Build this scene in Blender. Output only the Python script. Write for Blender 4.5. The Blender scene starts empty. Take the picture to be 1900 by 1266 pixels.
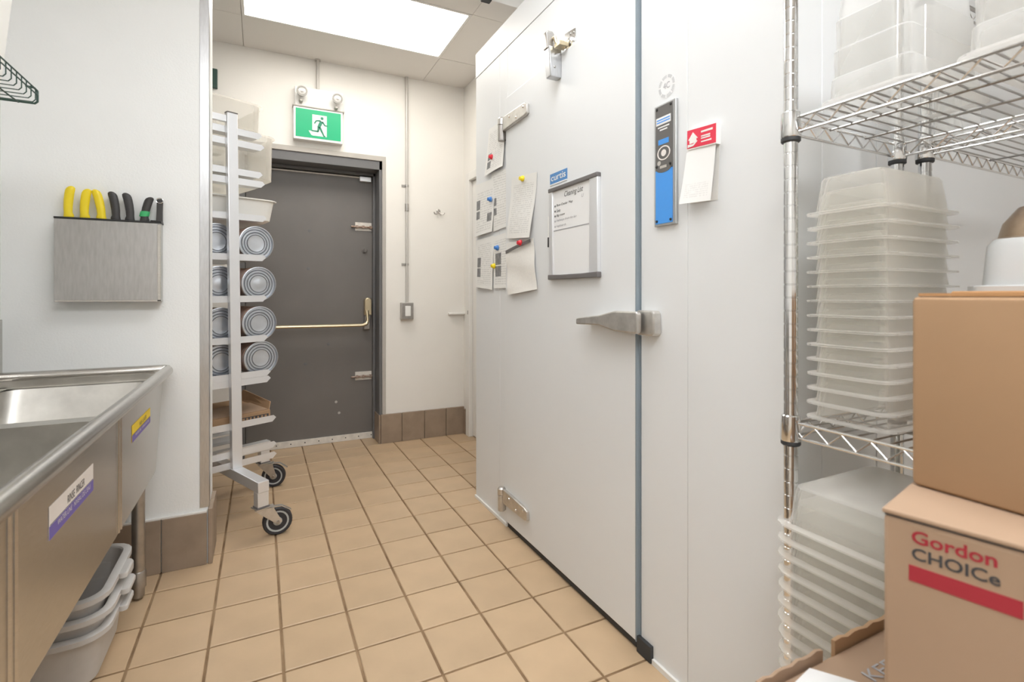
import bpy, bmesh, math, random
from mathutils import Vector, Matrix
random.seed(7)
R = math.radians
SC = bpy.context.scene
COL = SC.collection

# ------------------------------------------------------------------ camera, world, exposure
cam = bpy.data.cameras.new('camera')
cam.sensor_width = 36.0
cam.lens = 938.5 / 1900 * 36.0
cam.shift_y = -(633 - 547.8) / 1900
cam.clip_start = 0.02
cam.dof.use_dof = True
cam.dof.focus_distance = 2.2
cam.dof.aperture_fstop = 5.6
camo = bpy.data.objects.new('camera', cam); COL.objects.link(camo)
camo.location = (0, 0, 1.106)
camo.rotation_euler = (R(90), 0, -0.4603)
SC.camera = camo
SC.view_settings.view_transform = 'Standard'
SC.view_settings.look = 'None'
SC.view_settings.exposure = 0.42
SC.view_settings.gamma = 1.0
SC.view_settings.use_curve_mapping = False
SC.cycles.transparent_max_bounces = 40
SC.cycles.max_bounces = 10
LAMPS = {(0, 0): 6.6, (0, -3): 6.2, (0, -6): 15.0, (-1, -6): 12.0}   # strength of each ceiling troffer (column, row); all but the first added unseen
W = bpy.data.worlds.new('world'); SC.world = W; W.use_nodes = True
W.node_tree.nodes['Background'].inputs[0].default_value = (.9, .95, 1, 1)
W.node_tree.nodes['Background'].inputs[1].default_value = 0.3

# ------------------------------------------------------------------ materials
MATS = {}
def mat(name, col, rough=.5, metal=0.0, noise=0.0, nscale=20, bump=0.0, bscale=200, coat=0.0, emit=0.0, alpha=1.0,
        stretch=(1, 1, 1), spec=.5, col2=None, rnd=0.0):
    m = bpy.data.materials.new(name); m.use_nodes = True
    nt = m.node_tree; b = nt.nodes['Principled BSDF']
    b.inputs['Base Color'].default_value = (*col, 1)
    b.inputs['Roughness'].default_value = rough
    b.inputs['Metallic'].default_value = metal
    b.inputs['Specular IOR Level'].default_value = spec
    if coat: b.inputs['Coat Weight'].default_value = coat
    if emit:
        b.inputs['Emission Color'].default_value = (*col, 1); b.inputs['Emission Strength'].default_value = emit
    tc = nt.nodes.new('ShaderNodeTexCoord'); mp = nt.nodes.new('ShaderNodeMapping')
    mp.inputs['Scale'].default_value = stretch
    nt.links.new(tc.outputs['Object'], mp.inputs['Vector'])
    last = None
    if noise:
        n = nt.nodes.new('ShaderNodeTexNoise'); n.inputs['Scale'].default_value = nscale; n.inputs['Detail'].default_value = 5
        nt.links.new(mp.outputs[0], n.inputs['Vector'])
        mx = nt.nodes.new('ShaderNodeMix'); mx.data_type = 'RGBA'
        c2 = col2 or tuple(c * (1 - noise) for c in col)
        mx.inputs[6].default_value = (*col, 1); mx.inputs[7].default_value = (*c2, 1)
        rp = nt.nodes.new('ShaderNodeMapRange'); rp.inputs[1].default_value = .35; rp.inputs[2].default_value = .75
        nt.links.new(n.outputs['Fac'], rp.inputs[0]); nt.links.new(rp.outputs[0], mx.inputs[0])
        last = mx.outputs[2]
        nt.links.new(last, b.inputs['Base Color'])
    if rnd:
        oi = nt.nodes.new('ShaderNodeObjectInfo'); hs = nt.nodes.new('ShaderNodeHueSaturation')
        mr = nt.nodes.new('ShaderNodeMapRange'); mr.inputs[3].default_value = 1 - rnd; mr.inputs[4].default_value = 1 + rnd
        nt.links.new(oi.outputs['Random'], mr.inputs[0]); nt.links.new(mr.outputs[0], hs.inputs['Value'])
        if last: nt.links.new(last, hs.inputs['Color'])
        else: hs.inputs['Color'].default_value = (*col, 1)
        nt.links.new(hs.outputs[0], b.inputs['Base Color'])
    if bump:
        n2 = nt.nodes.new('ShaderNodeTexNoise'); n2.inputs['Scale'].default_value = bscale; n2.inputs['Detail'].default_value = 3
        nt.links.new(mp.outputs[0], n2.inputs['Vector'])
        bp = nt.nodes.new('ShaderNodeBump'); bp.inputs['Strength'].default_value = bump; bp.inputs['Distance'].default_value = .002
        nt.links.new(n2.outputs['Fac'], bp.inputs['Height']); nt.links.new(bp.outputs[0], b.inputs['Normal'])
    MATS[name] = m
    return m

def plastic(name, col, opacity, rough=.3):
    m = bpy.data.materials.new(name); m.use_nodes = True
    nt = m.node_tree; b = nt.nodes['Principled BSDF']; out = nt.nodes['Material Output']
    b.inputs['Base Color'].default_value = (*col, 1); b.inputs['Roughness'].default_value = rough
    tl = nt.nodes.new('ShaderNodeBsdfTranslucent'); tl.inputs[0].default_value = (*col, 1)
    a = nt.nodes.new('ShaderNodeMixShader'); a.inputs[0].default_value = .4
    nt.links.new(b.outputs[0], a.inputs[1]); nt.links.new(tl.outputs[0], a.inputs[2])
    tr = nt.nodes.new('ShaderNodeBsdfTransparent'); tr.inputs[0].default_value = (.97, .97, .96, 1)
    lw = nt.nodes.new('ShaderNodeLayerWeight'); lw.inputs[0].default_value = .35
    mr = nt.nodes.new('ShaderNodeMapRange'); mr.inputs[3].default_value = opacity; mr.inputs[4].default_value = min(1, opacity + .5)
    nt.links.new(lw.outputs['Facing'], mr.inputs[0])
    mx = nt.nodes.new('ShaderNodeMixShader')
    nt.links.new(mr.outputs[0], mx.inputs[0]); nt.links.new(tr.outputs[0], mx.inputs[1]); nt.links.new(a.outputs[0], mx.inputs[2])
    nt.links.new(mx.outputs[0], out.inputs[0])
    MATS[name] = m
    return m

mat('wall', (.87, .885, .88), .45, bump=.25, bscale=140, noise=.02, nscale=6)
mat('wall_warm', (.86, .84, .80), .5, bump=.2, bscale=140, noise=.02, nscale=5)
mat('wall_plain', (.84, .83, .8), .6)
mat('ceiling', (.80, .77, .735), .8, bump=.15, bscale=300)
mat('ceiling_seam', (.66, .63, .60), .8)
mat('grout', (.17, .10, .05), .9, noise=.45, nscale=9, col2=(.38, .26, .15))
mat('tile', (.575, .415, .262), .38, noise=.16, nscale=5, bump=.12, bscale=90, rnd=.05)
mat('base_tile', (.35, .268, .20), .42, noise=.22, nscale=12, rnd=.05)
mat('caulk', (.78, .76, .72), .6)
mat('freezer', (.80, .815, .825), .45, noise=.015, nscale=3)
mat('freezer_seam', (.60, .61, .62), .5)
mat('gasket', (.27, .32, .36), .5)
mat('conduit', (.58, .56, .53), .45, .3)
mat('dark_gasket', (.035, .037, .04), .6)
mat('steel', (.60, .58, .55), .27, 1, noise=.12, nscale=40, stretch=(1, 1, 12), bump=.04, bscale=120)
mat('steel_v', (.63, .64, .66), .30, 1, noise=.12, nscale=30, stretch=(12, 12, 1))
mat('steel_dull', (.46, .44, .42), .40, 1, noise=.18, nscale=30)
mat('sink_inner', (.66, .64, .60), .36, 1, noise=.2, nscale=14, bump=.08, bscale=60)
mat('holder', (.52, .515, .51), .36, 1, noise=.16, nscale=18, stretch=(6, 1, 1))
mat('chrome', (.78, .79, .80), .12, 1)
mat('chrome_wire', (.74, .735, .73), .2, 1)
mat('shelf_wire', (.40, .39, .38), .3, 1)  # chrome painted darker for the dim reflections seen from below
mat('cast', (.72, .70, .67), .42, 1, noise=.2, nscale=35)
mat('bolt_rust', (.42, .34, .29), .5, .7, noise=.4, nscale=60, col2=(.2, .11, .07))
mat('brass', (.70, .60, .42), .3, 1)
mat('alu', (.80, .81, .83), .35, .55)
mat('alu_dark', (.55, .56, .57), .4, 1)
mat('black', (.02, .02, .021), .4)
mat('black_knife', (.045, .043, .043), .45)
mat('rubber', (.03, .03, .035), .55)
mat('hub', (.45, .47, .46), .4)
mat('yellow', (.90, .70, .02), .35)
mat('green_band', (.05, .45, .16), .45)
mat('door_grey', (.178, .166, .157), .42, noise=.10, nscale=4, bump=.15, bscale=40)
mat('frame_grey', (.15, .15, .155), .45)
mat('casing', (.50, .475, .44), .5, noise=.1, nscale=9)
mat('white_paint', (.83, .82, .79), .45)
mat('sweep', (.80, .76, .70), .6, noise=.2, nscale=30)
mat('white_plastic', (.86, .86, .84), .4)
mat('white_tub', (.84, .83, .79), .4)
mat('grey_plastic', (.58, .565, .55), .5, noise=.06, nscale=30)
mat('grey_tub', (.55, .56, .56), .45)
mat('green_sign', (.0, .42, .19), .4)
mat('dark_green_sign', (.01, .22, .12), .4)
mat('green_wire', (.03, .075, .06), .45)
mat('board_white', (.86, .865, .87), .15)
mat('board_cap', (.16, .15, .15), .45)
mat('ink', (.05, .05, .055), .6)
mat('ink_light', (.40, .40, .42), .6)
mat('ink_red', (.36, .022, .036), .6)
mat('plate_dark', (.13, .125, .12), .4)
mat('plate_blue', (.07, .33, .85), .35)
mat('blue', (.05, .20, .55), .4)
mat('sign_blue', (.09, .26, .56), .4)
mat('red', (.75, .03, .05), .4)
mat('pad_red', (.80, .045, .09), .45)
mat('paper', (.85, .84, .81), .7)
mat('sticker_white', (.85, .80, .76), .5)
mat('sticker_purple', (.155, .115, .42), .5)
mat('sticker_yellow', (.88, .64, .01), .5)
mat('cardboard', (.41, .255, .142), .75, noise=.10, nscale=7, bump=.15, bscale=60)
mat('cardboard_edge', (.50, .27, .12), .8)
mat('cardboard_pale', (.385, .262, .175), .75, noise=.08, nscale=6)
mat('can_steel', (.70, .735, .79), .33, 1, noise=.1, nscale=20)
mat('can_label', (.62, .36, .27), .5, noise=.5, nscale=25, col2=(.7, .62, .55))
mat('groove_shade', (.16, .17, .19), .5, .6)  # dark rings painted for the shade between the can lid ridges
mat('lamp_ring', (.36, .35, .33), .45)
mat('lamp_glass', (.60, .59, .57), .15)
for k_, v_ in LAMPS.items():
    mat('diffuser_%d_%d' % k_, (1, .955, .885) if k_ == (0, 0) else (.965, .985, 1), .5, emit=v_)
mat('bowl_brown_reflection', (.50, .39, .29), .32, .7, noise=.6, nscale=14, col2=(.22, .14, .09))  # bowl metal with its brown reflections put into the colour
plastic('pp', (.93, .91, .88), .12)
plastic('pp_deep', (.92, .92, .92), .15)
plastic('clear_tub', (.93, .90, .85), .20)

def door_paint():
    m = MATS['door_grey']; nt = m.node_tree; b = nt.nodes['Principled BSDF']
    tc = nt.nodes.new('ShaderNodeTexCoord'); v = nt.nodes.new('ShaderNodeTexVoronoi'); v.inputs['Scale'].default_value = 13
    nt.links.new(tc.outputs['Object'], v.inputs['Vector'])
    n = nt.nodes.new('ShaderNodeTexNoise'); n.inputs['Scale'].default_value = 3.1
    nt.links.new(tc.outputs['Object'], n.inputs['Vector'])
    a = nt.nodes.new('ShaderNodeMath'); a.operation = 'LESS_THAN'; a.inputs[1].default_value = .13
    nt.links.new(v.outputs['Distance'], a.inputs[0])
    c = nt.nodes.new('ShaderNodeMath'); c.operation = 'GREATER_THAN'; c.inputs[1].default_value = .52
    nt.links.new(n.outputs['Fac'], c.inputs[0])
    s = nt.nodes.new('ShaderNodeSeparateXYZ'); nt.links.new(tc.outputs['Object'], s.inputs[0])
    z = nt.nodes.new('ShaderNodeMath'); z.operation = 'LESS_THAN'; z.inputs[1].default_value = .34
    nt.links.new(s.outputs['Z'], z.inputs[0])
    m1 = nt.nodes.new('ShaderNodeMath'); m1.operation = 'MULTIPLY'; m2 = nt.nodes.new('ShaderNodeMath'); m2.operation = 'MULTIPLY'
    nt.links.new(a.outputs[0], m1.inputs[0]); nt.links.new(c.outputs[0], m1.inputs[1])
    nt.links.new(m1.outputs[0], m2.inputs[0]); nt.links.new(z.outputs[0], m2.inputs[1])
    old = b.inputs['Base Color'].links[0].from_socket
    mx = nt.nodes.new('ShaderNodeMix'); mx.data_type = 'RGBA'; mx.inputs[7].default_value = (.5, .49, .46, 1)
    nt.links.new(old, mx.inputs[6]); nt.links.new(m2.outputs[0], mx.inputs[0]); nt.links.new(mx.outputs[2], b.inputs['Base Color'])
door_paint()

def print_mat(name, lines=26, pics=(), ink=(.45, .45, .46), margin=.1, head=.1, base=(.85, .845, .82), strength=.75):
    """paper printed with rows of text and grey pictures, laid out on the sheet's own UVs"""
    m = bpy.data.materials.new(name); m.use_nodes = True
    nt = m.node_tree; b = nt.nodes['Principled BSDF']; b.inputs['Roughness'].default_value = .75
    uv = nt.nodes.new('ShaderNodeUVMap'); s = nt.nodes.new('ShaderNodeSeparateXYZ'); nt.links.new(uv.outputs[0], s.inputs[0])
    def M(op, a, bb=None):
        n = nt.nodes.new('ShaderNodeMath'); n.operation = op
        for i, v in enumerate((a, bb)):
            if v is None: continue
            if isinstance(v, (int, float)): n.inputs[i].default_value = v
            else: nt.links.new(v, n.inputs[i])
        return n.outputs[0]
    u, v = s.outputs['X'], s.outputs['Y']
    rows = M('GREATER_THAN', M('FRACT', M('MULTIPLY', v, lines)), .5)
    mp = nt.nodes.new('ShaderNodeMapping'); mp.inputs['Scale'].default_value = (26, lines * .5, 1)
    nt.links.new(uv.outputs[0], mp.inputs[0])
    n = nt.nodes.new('ShaderNodeTexNoise'); n.inputs['Scale'].default_value = 1.0; nt.links.new(mp.outputs[0], n.inputs['Vector'])
    words = M('GREATER_THAN', n.outputs['Fac'], .46)
    inside = M('MULTIPLY', M('MULTIPLY', M('GREATER_THAN', u, margin), M('LESS_THAN', u, 1 - margin)),
               M('MULTIPLY', M('GREATER_THAN', v, .07), M('LESS_THAN', v, 1 - head)))
    t = M('MULTIPLY', M('MULTIPLY', rows, words), inside)
    t = M('MULTIPLY', t, strength * .32)
    for (a0, b0, a1, b1) in pics:
        p = M('MULTIPLY', M('MULTIPLY', M('GREATER_THAN', u, a0), M('LESS_THAN', u, a1)), M('MULTIPLY', M('GREATER_THAN', v, b0), M('LESS_THAN', v, b1)))
        n3 = nt.nodes.new('ShaderNodeTexNoise'); n3.inputs['Scale'].default_value = 9; nt.links.new(uv.outputs[0], n3.inputs['Vector'])
        p = M('MULTIPLY', p, M('ADD', M('MULTIPLY', n3.outputs['Fac'], .5), .7))
        t = M('MAXIMUM', t, p)
    mx = nt.nodes.new('ShaderNodeMix'); mx.data_type = 'RGBA'; mx.clamp_factor = True
    mx.inputs[6].default_value = (*base, 1); mx.inputs[7].default_value = (*[c * .45 for c in ink], 1)
    nt.links.new(t, mx.inputs[0]); nt.links.new(mx.outputs[2], b.inputs['Base Color'])
    MATS[name] = m

# ------------------------------------------------------------------ mesh builder
class MB:
    def __init__(s): s.v = []; s.f = []
    def add(s, vs, fs):
        o = len(s.v); s.v += [tuple(v) for v in vs]; s.f += [[i + o for i in f] for f in fs]; return s
    def box(s, x0, x1, y0, y1, z0, z1):
        return s.add([(x0, y0, z0), (x1, y0, z0), (x1, y1, z0), (x0, y1, z0), (x0, y0, z1), (x1, y0, z1), (x1, y1, z1), (x0, y1, z1)],
                     [(0, 3, 2, 1), (4, 5, 6, 7), (0, 1, 5, 4), (1, 2, 6, 5), (2, 3, 7, 6), (3, 0, 4, 7)])
    def loft(s, rings, cap0=True, cap1=True, closed=False):
        n = len(rings[0]); vs = [p for r in rings for p in r]; fs = []
        m = len(rings)
        for i in range(m if closed else m - 1):
            a = i * n; b = ((i + 1) % m) * n
            for j in range(n):
                k = (j + 1) % n
                fs.append((a + j, a + k, b + k, b + j))
        if not closed:
            if cap0: fs.append(tuple(reversed(range(n))))
            if cap1: fs.append(tuple(range((m - 1) * n, m * n)))
        return s.add(vs, fs)
    def prism(s, pts, fr, t0, t1):
        O, ux, uy, n = fr
        ring = lambda t: [tuple(O + ux * p[0] + uy * p[1] + n * t) for p in pts]
        return s.loft([ring(t0), ring(t1)])
    def tube(s, pts, r, n=8, closed=False):
        pts = [Vector(p) for p in pts]; m = len(pts); rings = []; prev = None
        for i, p in enumerate(pts):
            if closed: d = pts[(i + 1) % m] - pts[i - 1]
            elif i == 0: d = pts[1] - pts[0]
            elif i == m - 1: d = pts[-1] - pts[-2]
            else: d = (pts[i + 1] - p).normalized() + (p - pts[i - 1]).normalized()
            d.normalize()
            if prev is None:
                a = Vector((0, 0, 1)) if abs(d.z) < .9 else Vector((1, 0, 0))
                x = d.cross(a).normalized()
            else:
                x = (prev - d * prev.dot(d)).normalized()
            prev = x; y = d.cross(x)
            rings.append([tuple(p + (x * math.cos(2 * math.pi * k / n) + y * math.sin(2 * math.pi * k / n)) * r) for k in range(n)])
        return s.loft(rings, closed=closed)
    def lathe(s, prof, c=(0, 0, 0), axis='z', n=20):
        c = Vector(c); rings = []
        A = {'z': (Vector((1, 0, 0)), Vector((0, 1, 0)), Vector((0, 0, 1))), 'y': (Vector((0, 0, 1)), Vector((1, 0, 0)), Vector((0, 1, 0))),
             'x': (Vector((0, 1, 0)), Vector((0, 0, 1)), Vector((1, 0, 0)))}
        ax, ay, az = A[axis] if isinstance(axis, str) else axis
        for r, h in prof:
            r = max(r, 1e-4)
            rings.append([tuple(c + az * h + (ax * math.cos(2 * math.pi * k / n) + ay * math.sin(2 * math.pi * k / n)) * r) for k in range(n)])
        return s.loft(rings)

def rr(cx, cy, hx, hy, r, z, n=4):
    r = min(r, hx * .98, hy * .98); out = []
    for q, (sx, sy) in enumerate(((1, 1), (-1, 1), (-1, -1), (1, -1))):
        for k in range(n + 1):
            a = q * math.pi / 2 + k / n * math.pi / 2
            out.append((cx + sx * (hx - r) + r * math.cos(a), cy + sy * (hy - r) + r * math.sin(a), z))
    return out

def root_matrix(o):
    while o.parent: o = o.parent
    return o.matrix_basis.copy()

def obj(name, mb, m, parent=None, world=True, bevel=0, seg=2, smooth=True, uv=None):
    me = bpy.data.meshes.new(name)
    me.from_pydata(mb.v, [], mb.f)
    bm = bmesh.new(); bm.from_mesh(me)
    bmesh.ops.recalc_face_normals(bm, faces=bm.faces)
    if bevel:
        ed = [e for e in bm.edges if len(e.link_faces) == 2 and e.calc_face_angle(0) > .5]
        bmesh.ops.bevel(bm, geom=ed, offset=bevel, segments=seg, affect='EDGES', profile=.5, clamp_overlap=True)
    bm.to_mesh(me); bm.free()
    if smooth:
        me.polygons.foreach_set('use_smooth', [True] * len(me.polygons)); me.set_sharp_from_angle(angle=R(20 if bevel else 35))
    me.materials.append(MATS[m] if isinstance(m, str) else m)
    o = bpy.data.objects.new(name, me); COL.objects.link(o)
    if parent:
        o.parent = parent
        if world: me.transform(root_matrix(parent).inverted())
    return o

def recenter(o):
    me = o.data; xs = [v.co for v in me.vertices]
    c = Vector(((min(p.x for p in xs) + max(p.x for p in xs)) / 2, (min(p.y for p in xs) + max(p.y for p in xs)) / 2, min(p.z for p in xs)))
    me.transform(Matrix.Translation(-c)); o.location = c
    return o

def tag(o, label, cat, group=None):
    o['label'] = label; o['category'] = cat
    if group: o['group'] = group
    return o

def thing(name, label, cat, loc=(0, 0, 0), rotz=0, group=None):
    o = bpy.data.objects.new(name, None); COL.objects.link(o); o.empty_display_size = .05
    o.location = loc; o.rotation_euler = (0, 0, rotz)
    return tag(o, label, cat, group)

def struct(o):
    o['kind'] = 'structure'; return o

def copy_tree(root, parent=None):
    c = root.copy(); COL.objects.link(c)
    if parent: c.parent = parent
    for ch in list(root.children): copy_tree(ch, c)
    return c

V = Vector
X_, Y_, Z_ = V((1, 0, 0)), V((0, 1, 0)), V((0, 0, 1))
def f_freezer(x=1.055): return (V((x, 0, 0)), -Y_, Z_, -X_)      # faces -X; u = -y, v = z
def f_back(y=3.815): return (V((0, y, 0)), X_, Z_, -Y_)           # faces -Y; u = x
def f_apron(x): return (V((x, 0, 0)), Y_, Z_, X_)                  # faces +X; u = y
def rect(u0, u1, v0, v1): return [(u0, v0), (u1, v0), (u1, v1), (u0, v1)]
def disc(cu, cv, r, n=24): return [(cu + r * math.cos(2 * math.pi * k / n), cv + r * math.sin(2 * math.pi * k / n)) for k in range(n)]
def plate(name, pts, fr, t0, t1, m, parent, bevel=0):
    return obj(name, MB().prism(pts, fr, t0, t1), m, parent, bevel=bevel)

def lettering(body, fr, cu, cv, w, h, m, parent, t=.0004, off=.0002, shear=0, name='lettering', bold=0, rot=0, keep=False):
    cu_ = bpy.data.curves.new('t', 'FONT'); cu_.body = body; cu_.shear = shear; cu_.offset = bold; cu_.resolution_u = 3; cu_.space_line = .9
    to = bpy.data.objects.new('t', cu_); COL.objects.link(to)
    bpy.context.view_layer.update()
    me = bpy.data.meshes.new_from_object(to.evaluated_get(bpy.context.evaluated_depsgraph_get()))
    bpy.data.objects.remove(to); bpy.data.curves.remove(cu_)
    xs = [v.co.x for v in me.vertices]; ys = [v.co.y for v in me.vertices]
    x0, x1, y0, y1 = min(xs), max(xs), min(ys), max(ys)
    sx = w / (x1 - x0); sy = h / (y1 - y0)
    if keep: sx = sy = min(sx, sy)
    O, ux, uy, n = fr
    cr, sr = math.cos(rot), math.sin(rot)
    inv = root_matrix(parent).inverted() if parent else Matrix()
    for v in me.vertices:
        a = (v.co.x - (x0 + x1) / 2) * sx; b = (v.co.y - (y0 + y1) / 2) * sy
        a, b = a * cr - b * sr + cu, a * sr + b * cr + cv
        v.co = inv @ (O + ux * a + uy * b + n * (off + t))
    me.materials.clear(); me.materials.append(MATS[m])
    o = bpy.data.objects.new(name, me); COL.objects.link(o); o.parent = parent
    return o

def sheet(name, quad, depth, m, parent=None, nx=6, ny=10, world=True):
    """thin curled sheet; quad = 4 world corners tl,tr,br,bl; depth(u,v)->offset along normal (v=1 at the top)"""
    tl, tr, br, bl = [V(p) for p in quad]
    n = ((tr - bl).cross(tl - br)).normalized()
    top = []; uvs = []
    for j in range(ny + 1):
        for i in range(nx + 1):
            u, v = i / nx, j / ny
            p = (bl * (1 - u) + br * u) * (1 - v) + (tl * (1 - u) + tr * u) * v + n * depth(u, v)
            top.append(p); uvs.append((u, v))
    N = len(top); vs = [tuple(p) for p in top] + [tuple(p - n * .0006) for p in top]; fs = []
    w = nx + 1
    for j in range(ny):
        for i in range(nx):
            a = j * w + i
            fs.append((a, a + 1, a + w + 1, a + w)); fs.append((N + a, N + a + w, N + a + w + 1, N + a + 1))
    edge = [i for i in range(w)] + [j * w + nx for j in range(1, ny + 1)] + [ny * w + i for i in range(nx - 1, -1, -1)] + [j * w for j in range(ny - 1, 0, -1)]
    for k in range(len(edge)):
        a, b = edge[k], edge[(k + 1) % len(edge)]
        fs.append((a, N + a, N + b, b))
    me = bpy.data.meshes.new(name); me.from_pydata(vs, [], fs)
    l = me.uv_layers.new(name='UVMap'); uvs = uvs + uvs
    for lp in me.loops: l.data[lp.index].uv = uvs[lp.vertex_index]
    me.polygons.foreach_set('use_smooth', [True] * len(me.polygons)); me.set_sharp_from_angle(angle=R(50))
    me.materials.append(MATS[m])
    o = bpy.data.objects.new(name, me); COL.objects.link(o)
    if parent:
        o.parent = parent; me.transform(root_matrix(parent).inverted())
    return o

ORD = ['topmost', 'second', 'third', 'fourth', 'fifth', 'sixth', 'seventh', 'eighth', 'ninth', 'tenth', 'eleventh', 'twelfth', 'thirteenth', 'fourteenth', 'fifteenth', 'sixteenth']

# ================================================================== SETTING
CZ = 2.765; BW = 3.815; FX = 1.055; LW = 2.43
# ---- floor: grout bed with single quarry tiles
floor = struct(obj('floor', MB().box(-1.7, 3.1, -2.6, 4.3, -.12, -.005), 'grout', smooth=False))
PX, PY = .208, .2162; TX0, TY0 = -.357, 2.708
tb = MB(); hx, hy = PX / 2 - .004, PY / 2 - .004; c = .0025
tb.loft([[(-hx, -hy, -.006), (hx, -hy, -.006), (hx, hy, -.006), (-hx, hy, -.006)], [(-hx, -hy, -.002), (hx, -hy, -.002), (hx, hy, -.002), (-hx, hy, -.002)],
         [(-hx + c, -hy + c, 0), (hx - c, -hy + c, 0), (hx - c, hy - c, 0), (-hx + c, hy - c, 0)]])
t0 = obj('floor_tile', tb, 'tile', floor, smooth=False)
first = True; rest = MB()
for i in range(-7, 17):
    for j in range(-24, 7):
        x = TX0 + (i + .5) * PX; y = TY0 + (j + .5) * PY
        if x < -1.65 or x > 3.05 or y > 4.05: continue
        near = (-.84 < x < 1.16 and .75 < y < 4.0) or (-1.0 < x < 1.6 and 2.6 < y < 4.0)
        if near:
            o = t0 if first else t0.copy()
            if not first: COL.objects.link(o); o.parent = floor
            first = False; o.location = (x, y, random.uniform(-.0006, .0002)); o.rotation_euler = (random.uniform(-.002, .002), random.uniform(-.002, .002), random.uniform(-.003, .003))
        else:
            rest.add([(x + a, y + b, d) for a, b, d in tb.v], tb.f)
r_ = obj('floor_tiles', rest, 'tile', floor, smooth=False); r_['kind'] = 'stuff'

# ---- ceiling with panels
ceil = struct(obj('ceiling', MB().box(-1.7, 3.1, -2.6, 4.1, CZ + .012, CZ + .13), 'ceiling_seam', smooth=False))
GX0, GY0, GW, GH = -.105, 2.785, 1.225, .61
lights = list(LAMPS)
for i in range(-2, 3):
    for j in range(-9, 3):
        if (i, j) in lights: continue
        x0 = max(GX0 + i * GW, -1.65) + .0015; x1 = min(GX0 + (i + 1) * GW, 3.05) - .0015
        y0 = max(GY0 + j * GH, -2.55) + .0015; y1 = min(GY0 + (j + 1) * GH, 3.93) - .0015
        if x1 - x0 < .05 or y1 - y0 < .05: continue
        if j == 1: y1 = 3.93
        if j == 2: continue
        obj('ceiling_panel', MB().box(x0, x1, y0, y1, CZ + random.uniform(0, .0015), CZ + .014), 'ceiling', ceil, smooth=False)
lg = MB()
lab = {(0, 0): 'bright white recessed ceiling light above the passage by the grey door', (0, -3): 'added unseen ceiling light over the aisle between sink and freezer door',
       (0, -6): 'added unseen ceiling light over the aisle behind the camera', (-1, -6): 'added unseen ceiling light over the left wall behind the camera'}
for i, j in lights:
    x0 = GX0 + i * GW; y0 = GY0 + j * GH
    t = thing('ceiling_light', lab.get((i, j), 'recessed ceiling light out of view over the kitchen'), 'light', (x0 + GW / 2, y0 + GH / 2, CZ), group='recessed ceiling lights')
    fr = MB()
    for a in ((x0 + .002, x0 + GW - .002, y0 + .002, y0 + .018), (x0 + .002, x0 + GW - .002, y0 + GH - .018, y0 + GH - .002), (x0 + .002, x0 + .018, y0 + .018, y0 + GH - .018), (x0 + GW - .018, x0 + GW - .002, y0 + .018, y0 + GH - .018)):
        fr.box(*a, CZ - .002, CZ + .011)
    obj('frame', fr, 'white_paint', t)
    obj('diffuser', MB().box(x0 + .018, x0 + GW - .018, y0 + .018, y0 + GH - .018, CZ + .003, CZ + .009), 'diffuser_%d_%d' % (i, j), t)

# ---- walls
D0, D1, DT = -.13, .81, 2.105      # back door opening
wb = MB().box(-1.7, D0, BW, 4.1, 0, CZ + .012).box(D1, 1.9, BW, 4.1, 0, CZ + .012).box(D0, D1, BW, 4.1, DT, CZ + .012)
struct(obj('wall_back', wb, 'wall_warm', smooth=False))
struct(obj('wall_behind_door', MB().box(D0, D1, 4.1, 4.2, 0, DT), 'frame_grey', smooth=False)).name = 'trim_1'
struct(obj('wall_partition', MB().box(-.94, -.196, LW, LW + .2, 0, CZ + .012), 'wall', smooth=False))
struct(obj('wall_left', MB().box(-.94, -.834, -2.55, LW, 0, CZ + .012), 'wall_plain', smooth=False))
struct(obj('wall_passage', MB().box(-1.7, -1.6, LW + .2, BW, 0, CZ + .012), 'wall_warm', smooth=False))
struct(obj('wall_front', MB().box(-.834, 3.05, -2.65, -2.55, 0, CZ + .012), 'wall_plain', smooth=False))
struct(obj('wall_right', MB().box(3.05, 3.15, -2.65, 4.1, 0, CZ + .012), 'wall_plain', smooth=False))
# passage right wall, with white door frame
S1 = 1.46
ws = MB().box(S1, S1 + .1, 3.73, BW, 0, CZ + .012).box(S1, S1 + .1, 2.6, 3.73, 2.04, CZ + .012)
struct(obj('wall_side', ws, 'wall_warm', smooth=False))
# ---- tile skirtings
def skirt(name, z1):
    b = struct(bpy.data.objects.new(name, None)); COL.objects.link(b); return b
bl = skirt('baseboard_left', .2)
xs = [-.834, -.766, -.561, -.356, -.199]
for a, b_ in zip(xs[:-1], xs[1:]):
    obj('baseboard_tile', MB().box(a + .0015, b_ - .0015, LW - .014, LW, 0, .213), 'base_tile', bl, bevel=.002, seg=1)
obj('baseboard_tile', MB().box(-.196, -.180, LW - .014, LW + .1, 0, .228), 'base_tile', bl, bevel=.002, seg=1)
obj('baseboard_tile', MB().box(-.196, -.180, LW + .103, LW + .2, 0, .228), 'base_tile', bl, bevel=.002, seg=1)
obj('caulk_bead', MB().box(-.834, -.2, LW - .013, LW, .2135, .219), 'caulk', bl)
bb = skirt('baseboard_back', .2)
xs = [.795, .955, 1.13, 1.305, 1.458]
for a, b_ in zip(xs[:-1], xs[1:]):
    obj('baseboard_tile', MB().box(a + .0015, b_ - .0015, BW - .018, BW, 0, .215), 'base_tile', bb, bevel=.002, seg=1)
obj('baseboard_tile', MB().box(.795 - .014, .794, BW - .018, 3.96, 0, .213), 'base_tile', bb, bevel=.002, seg=1)
bs = skirt('baseboard_side', .2)
obj('baseboard_tile', MB().box(S1 - .012, S1, 3.76, BW - .018, 0, .2), 'base_tile', bs, bevel=.002, seg=1)

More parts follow.
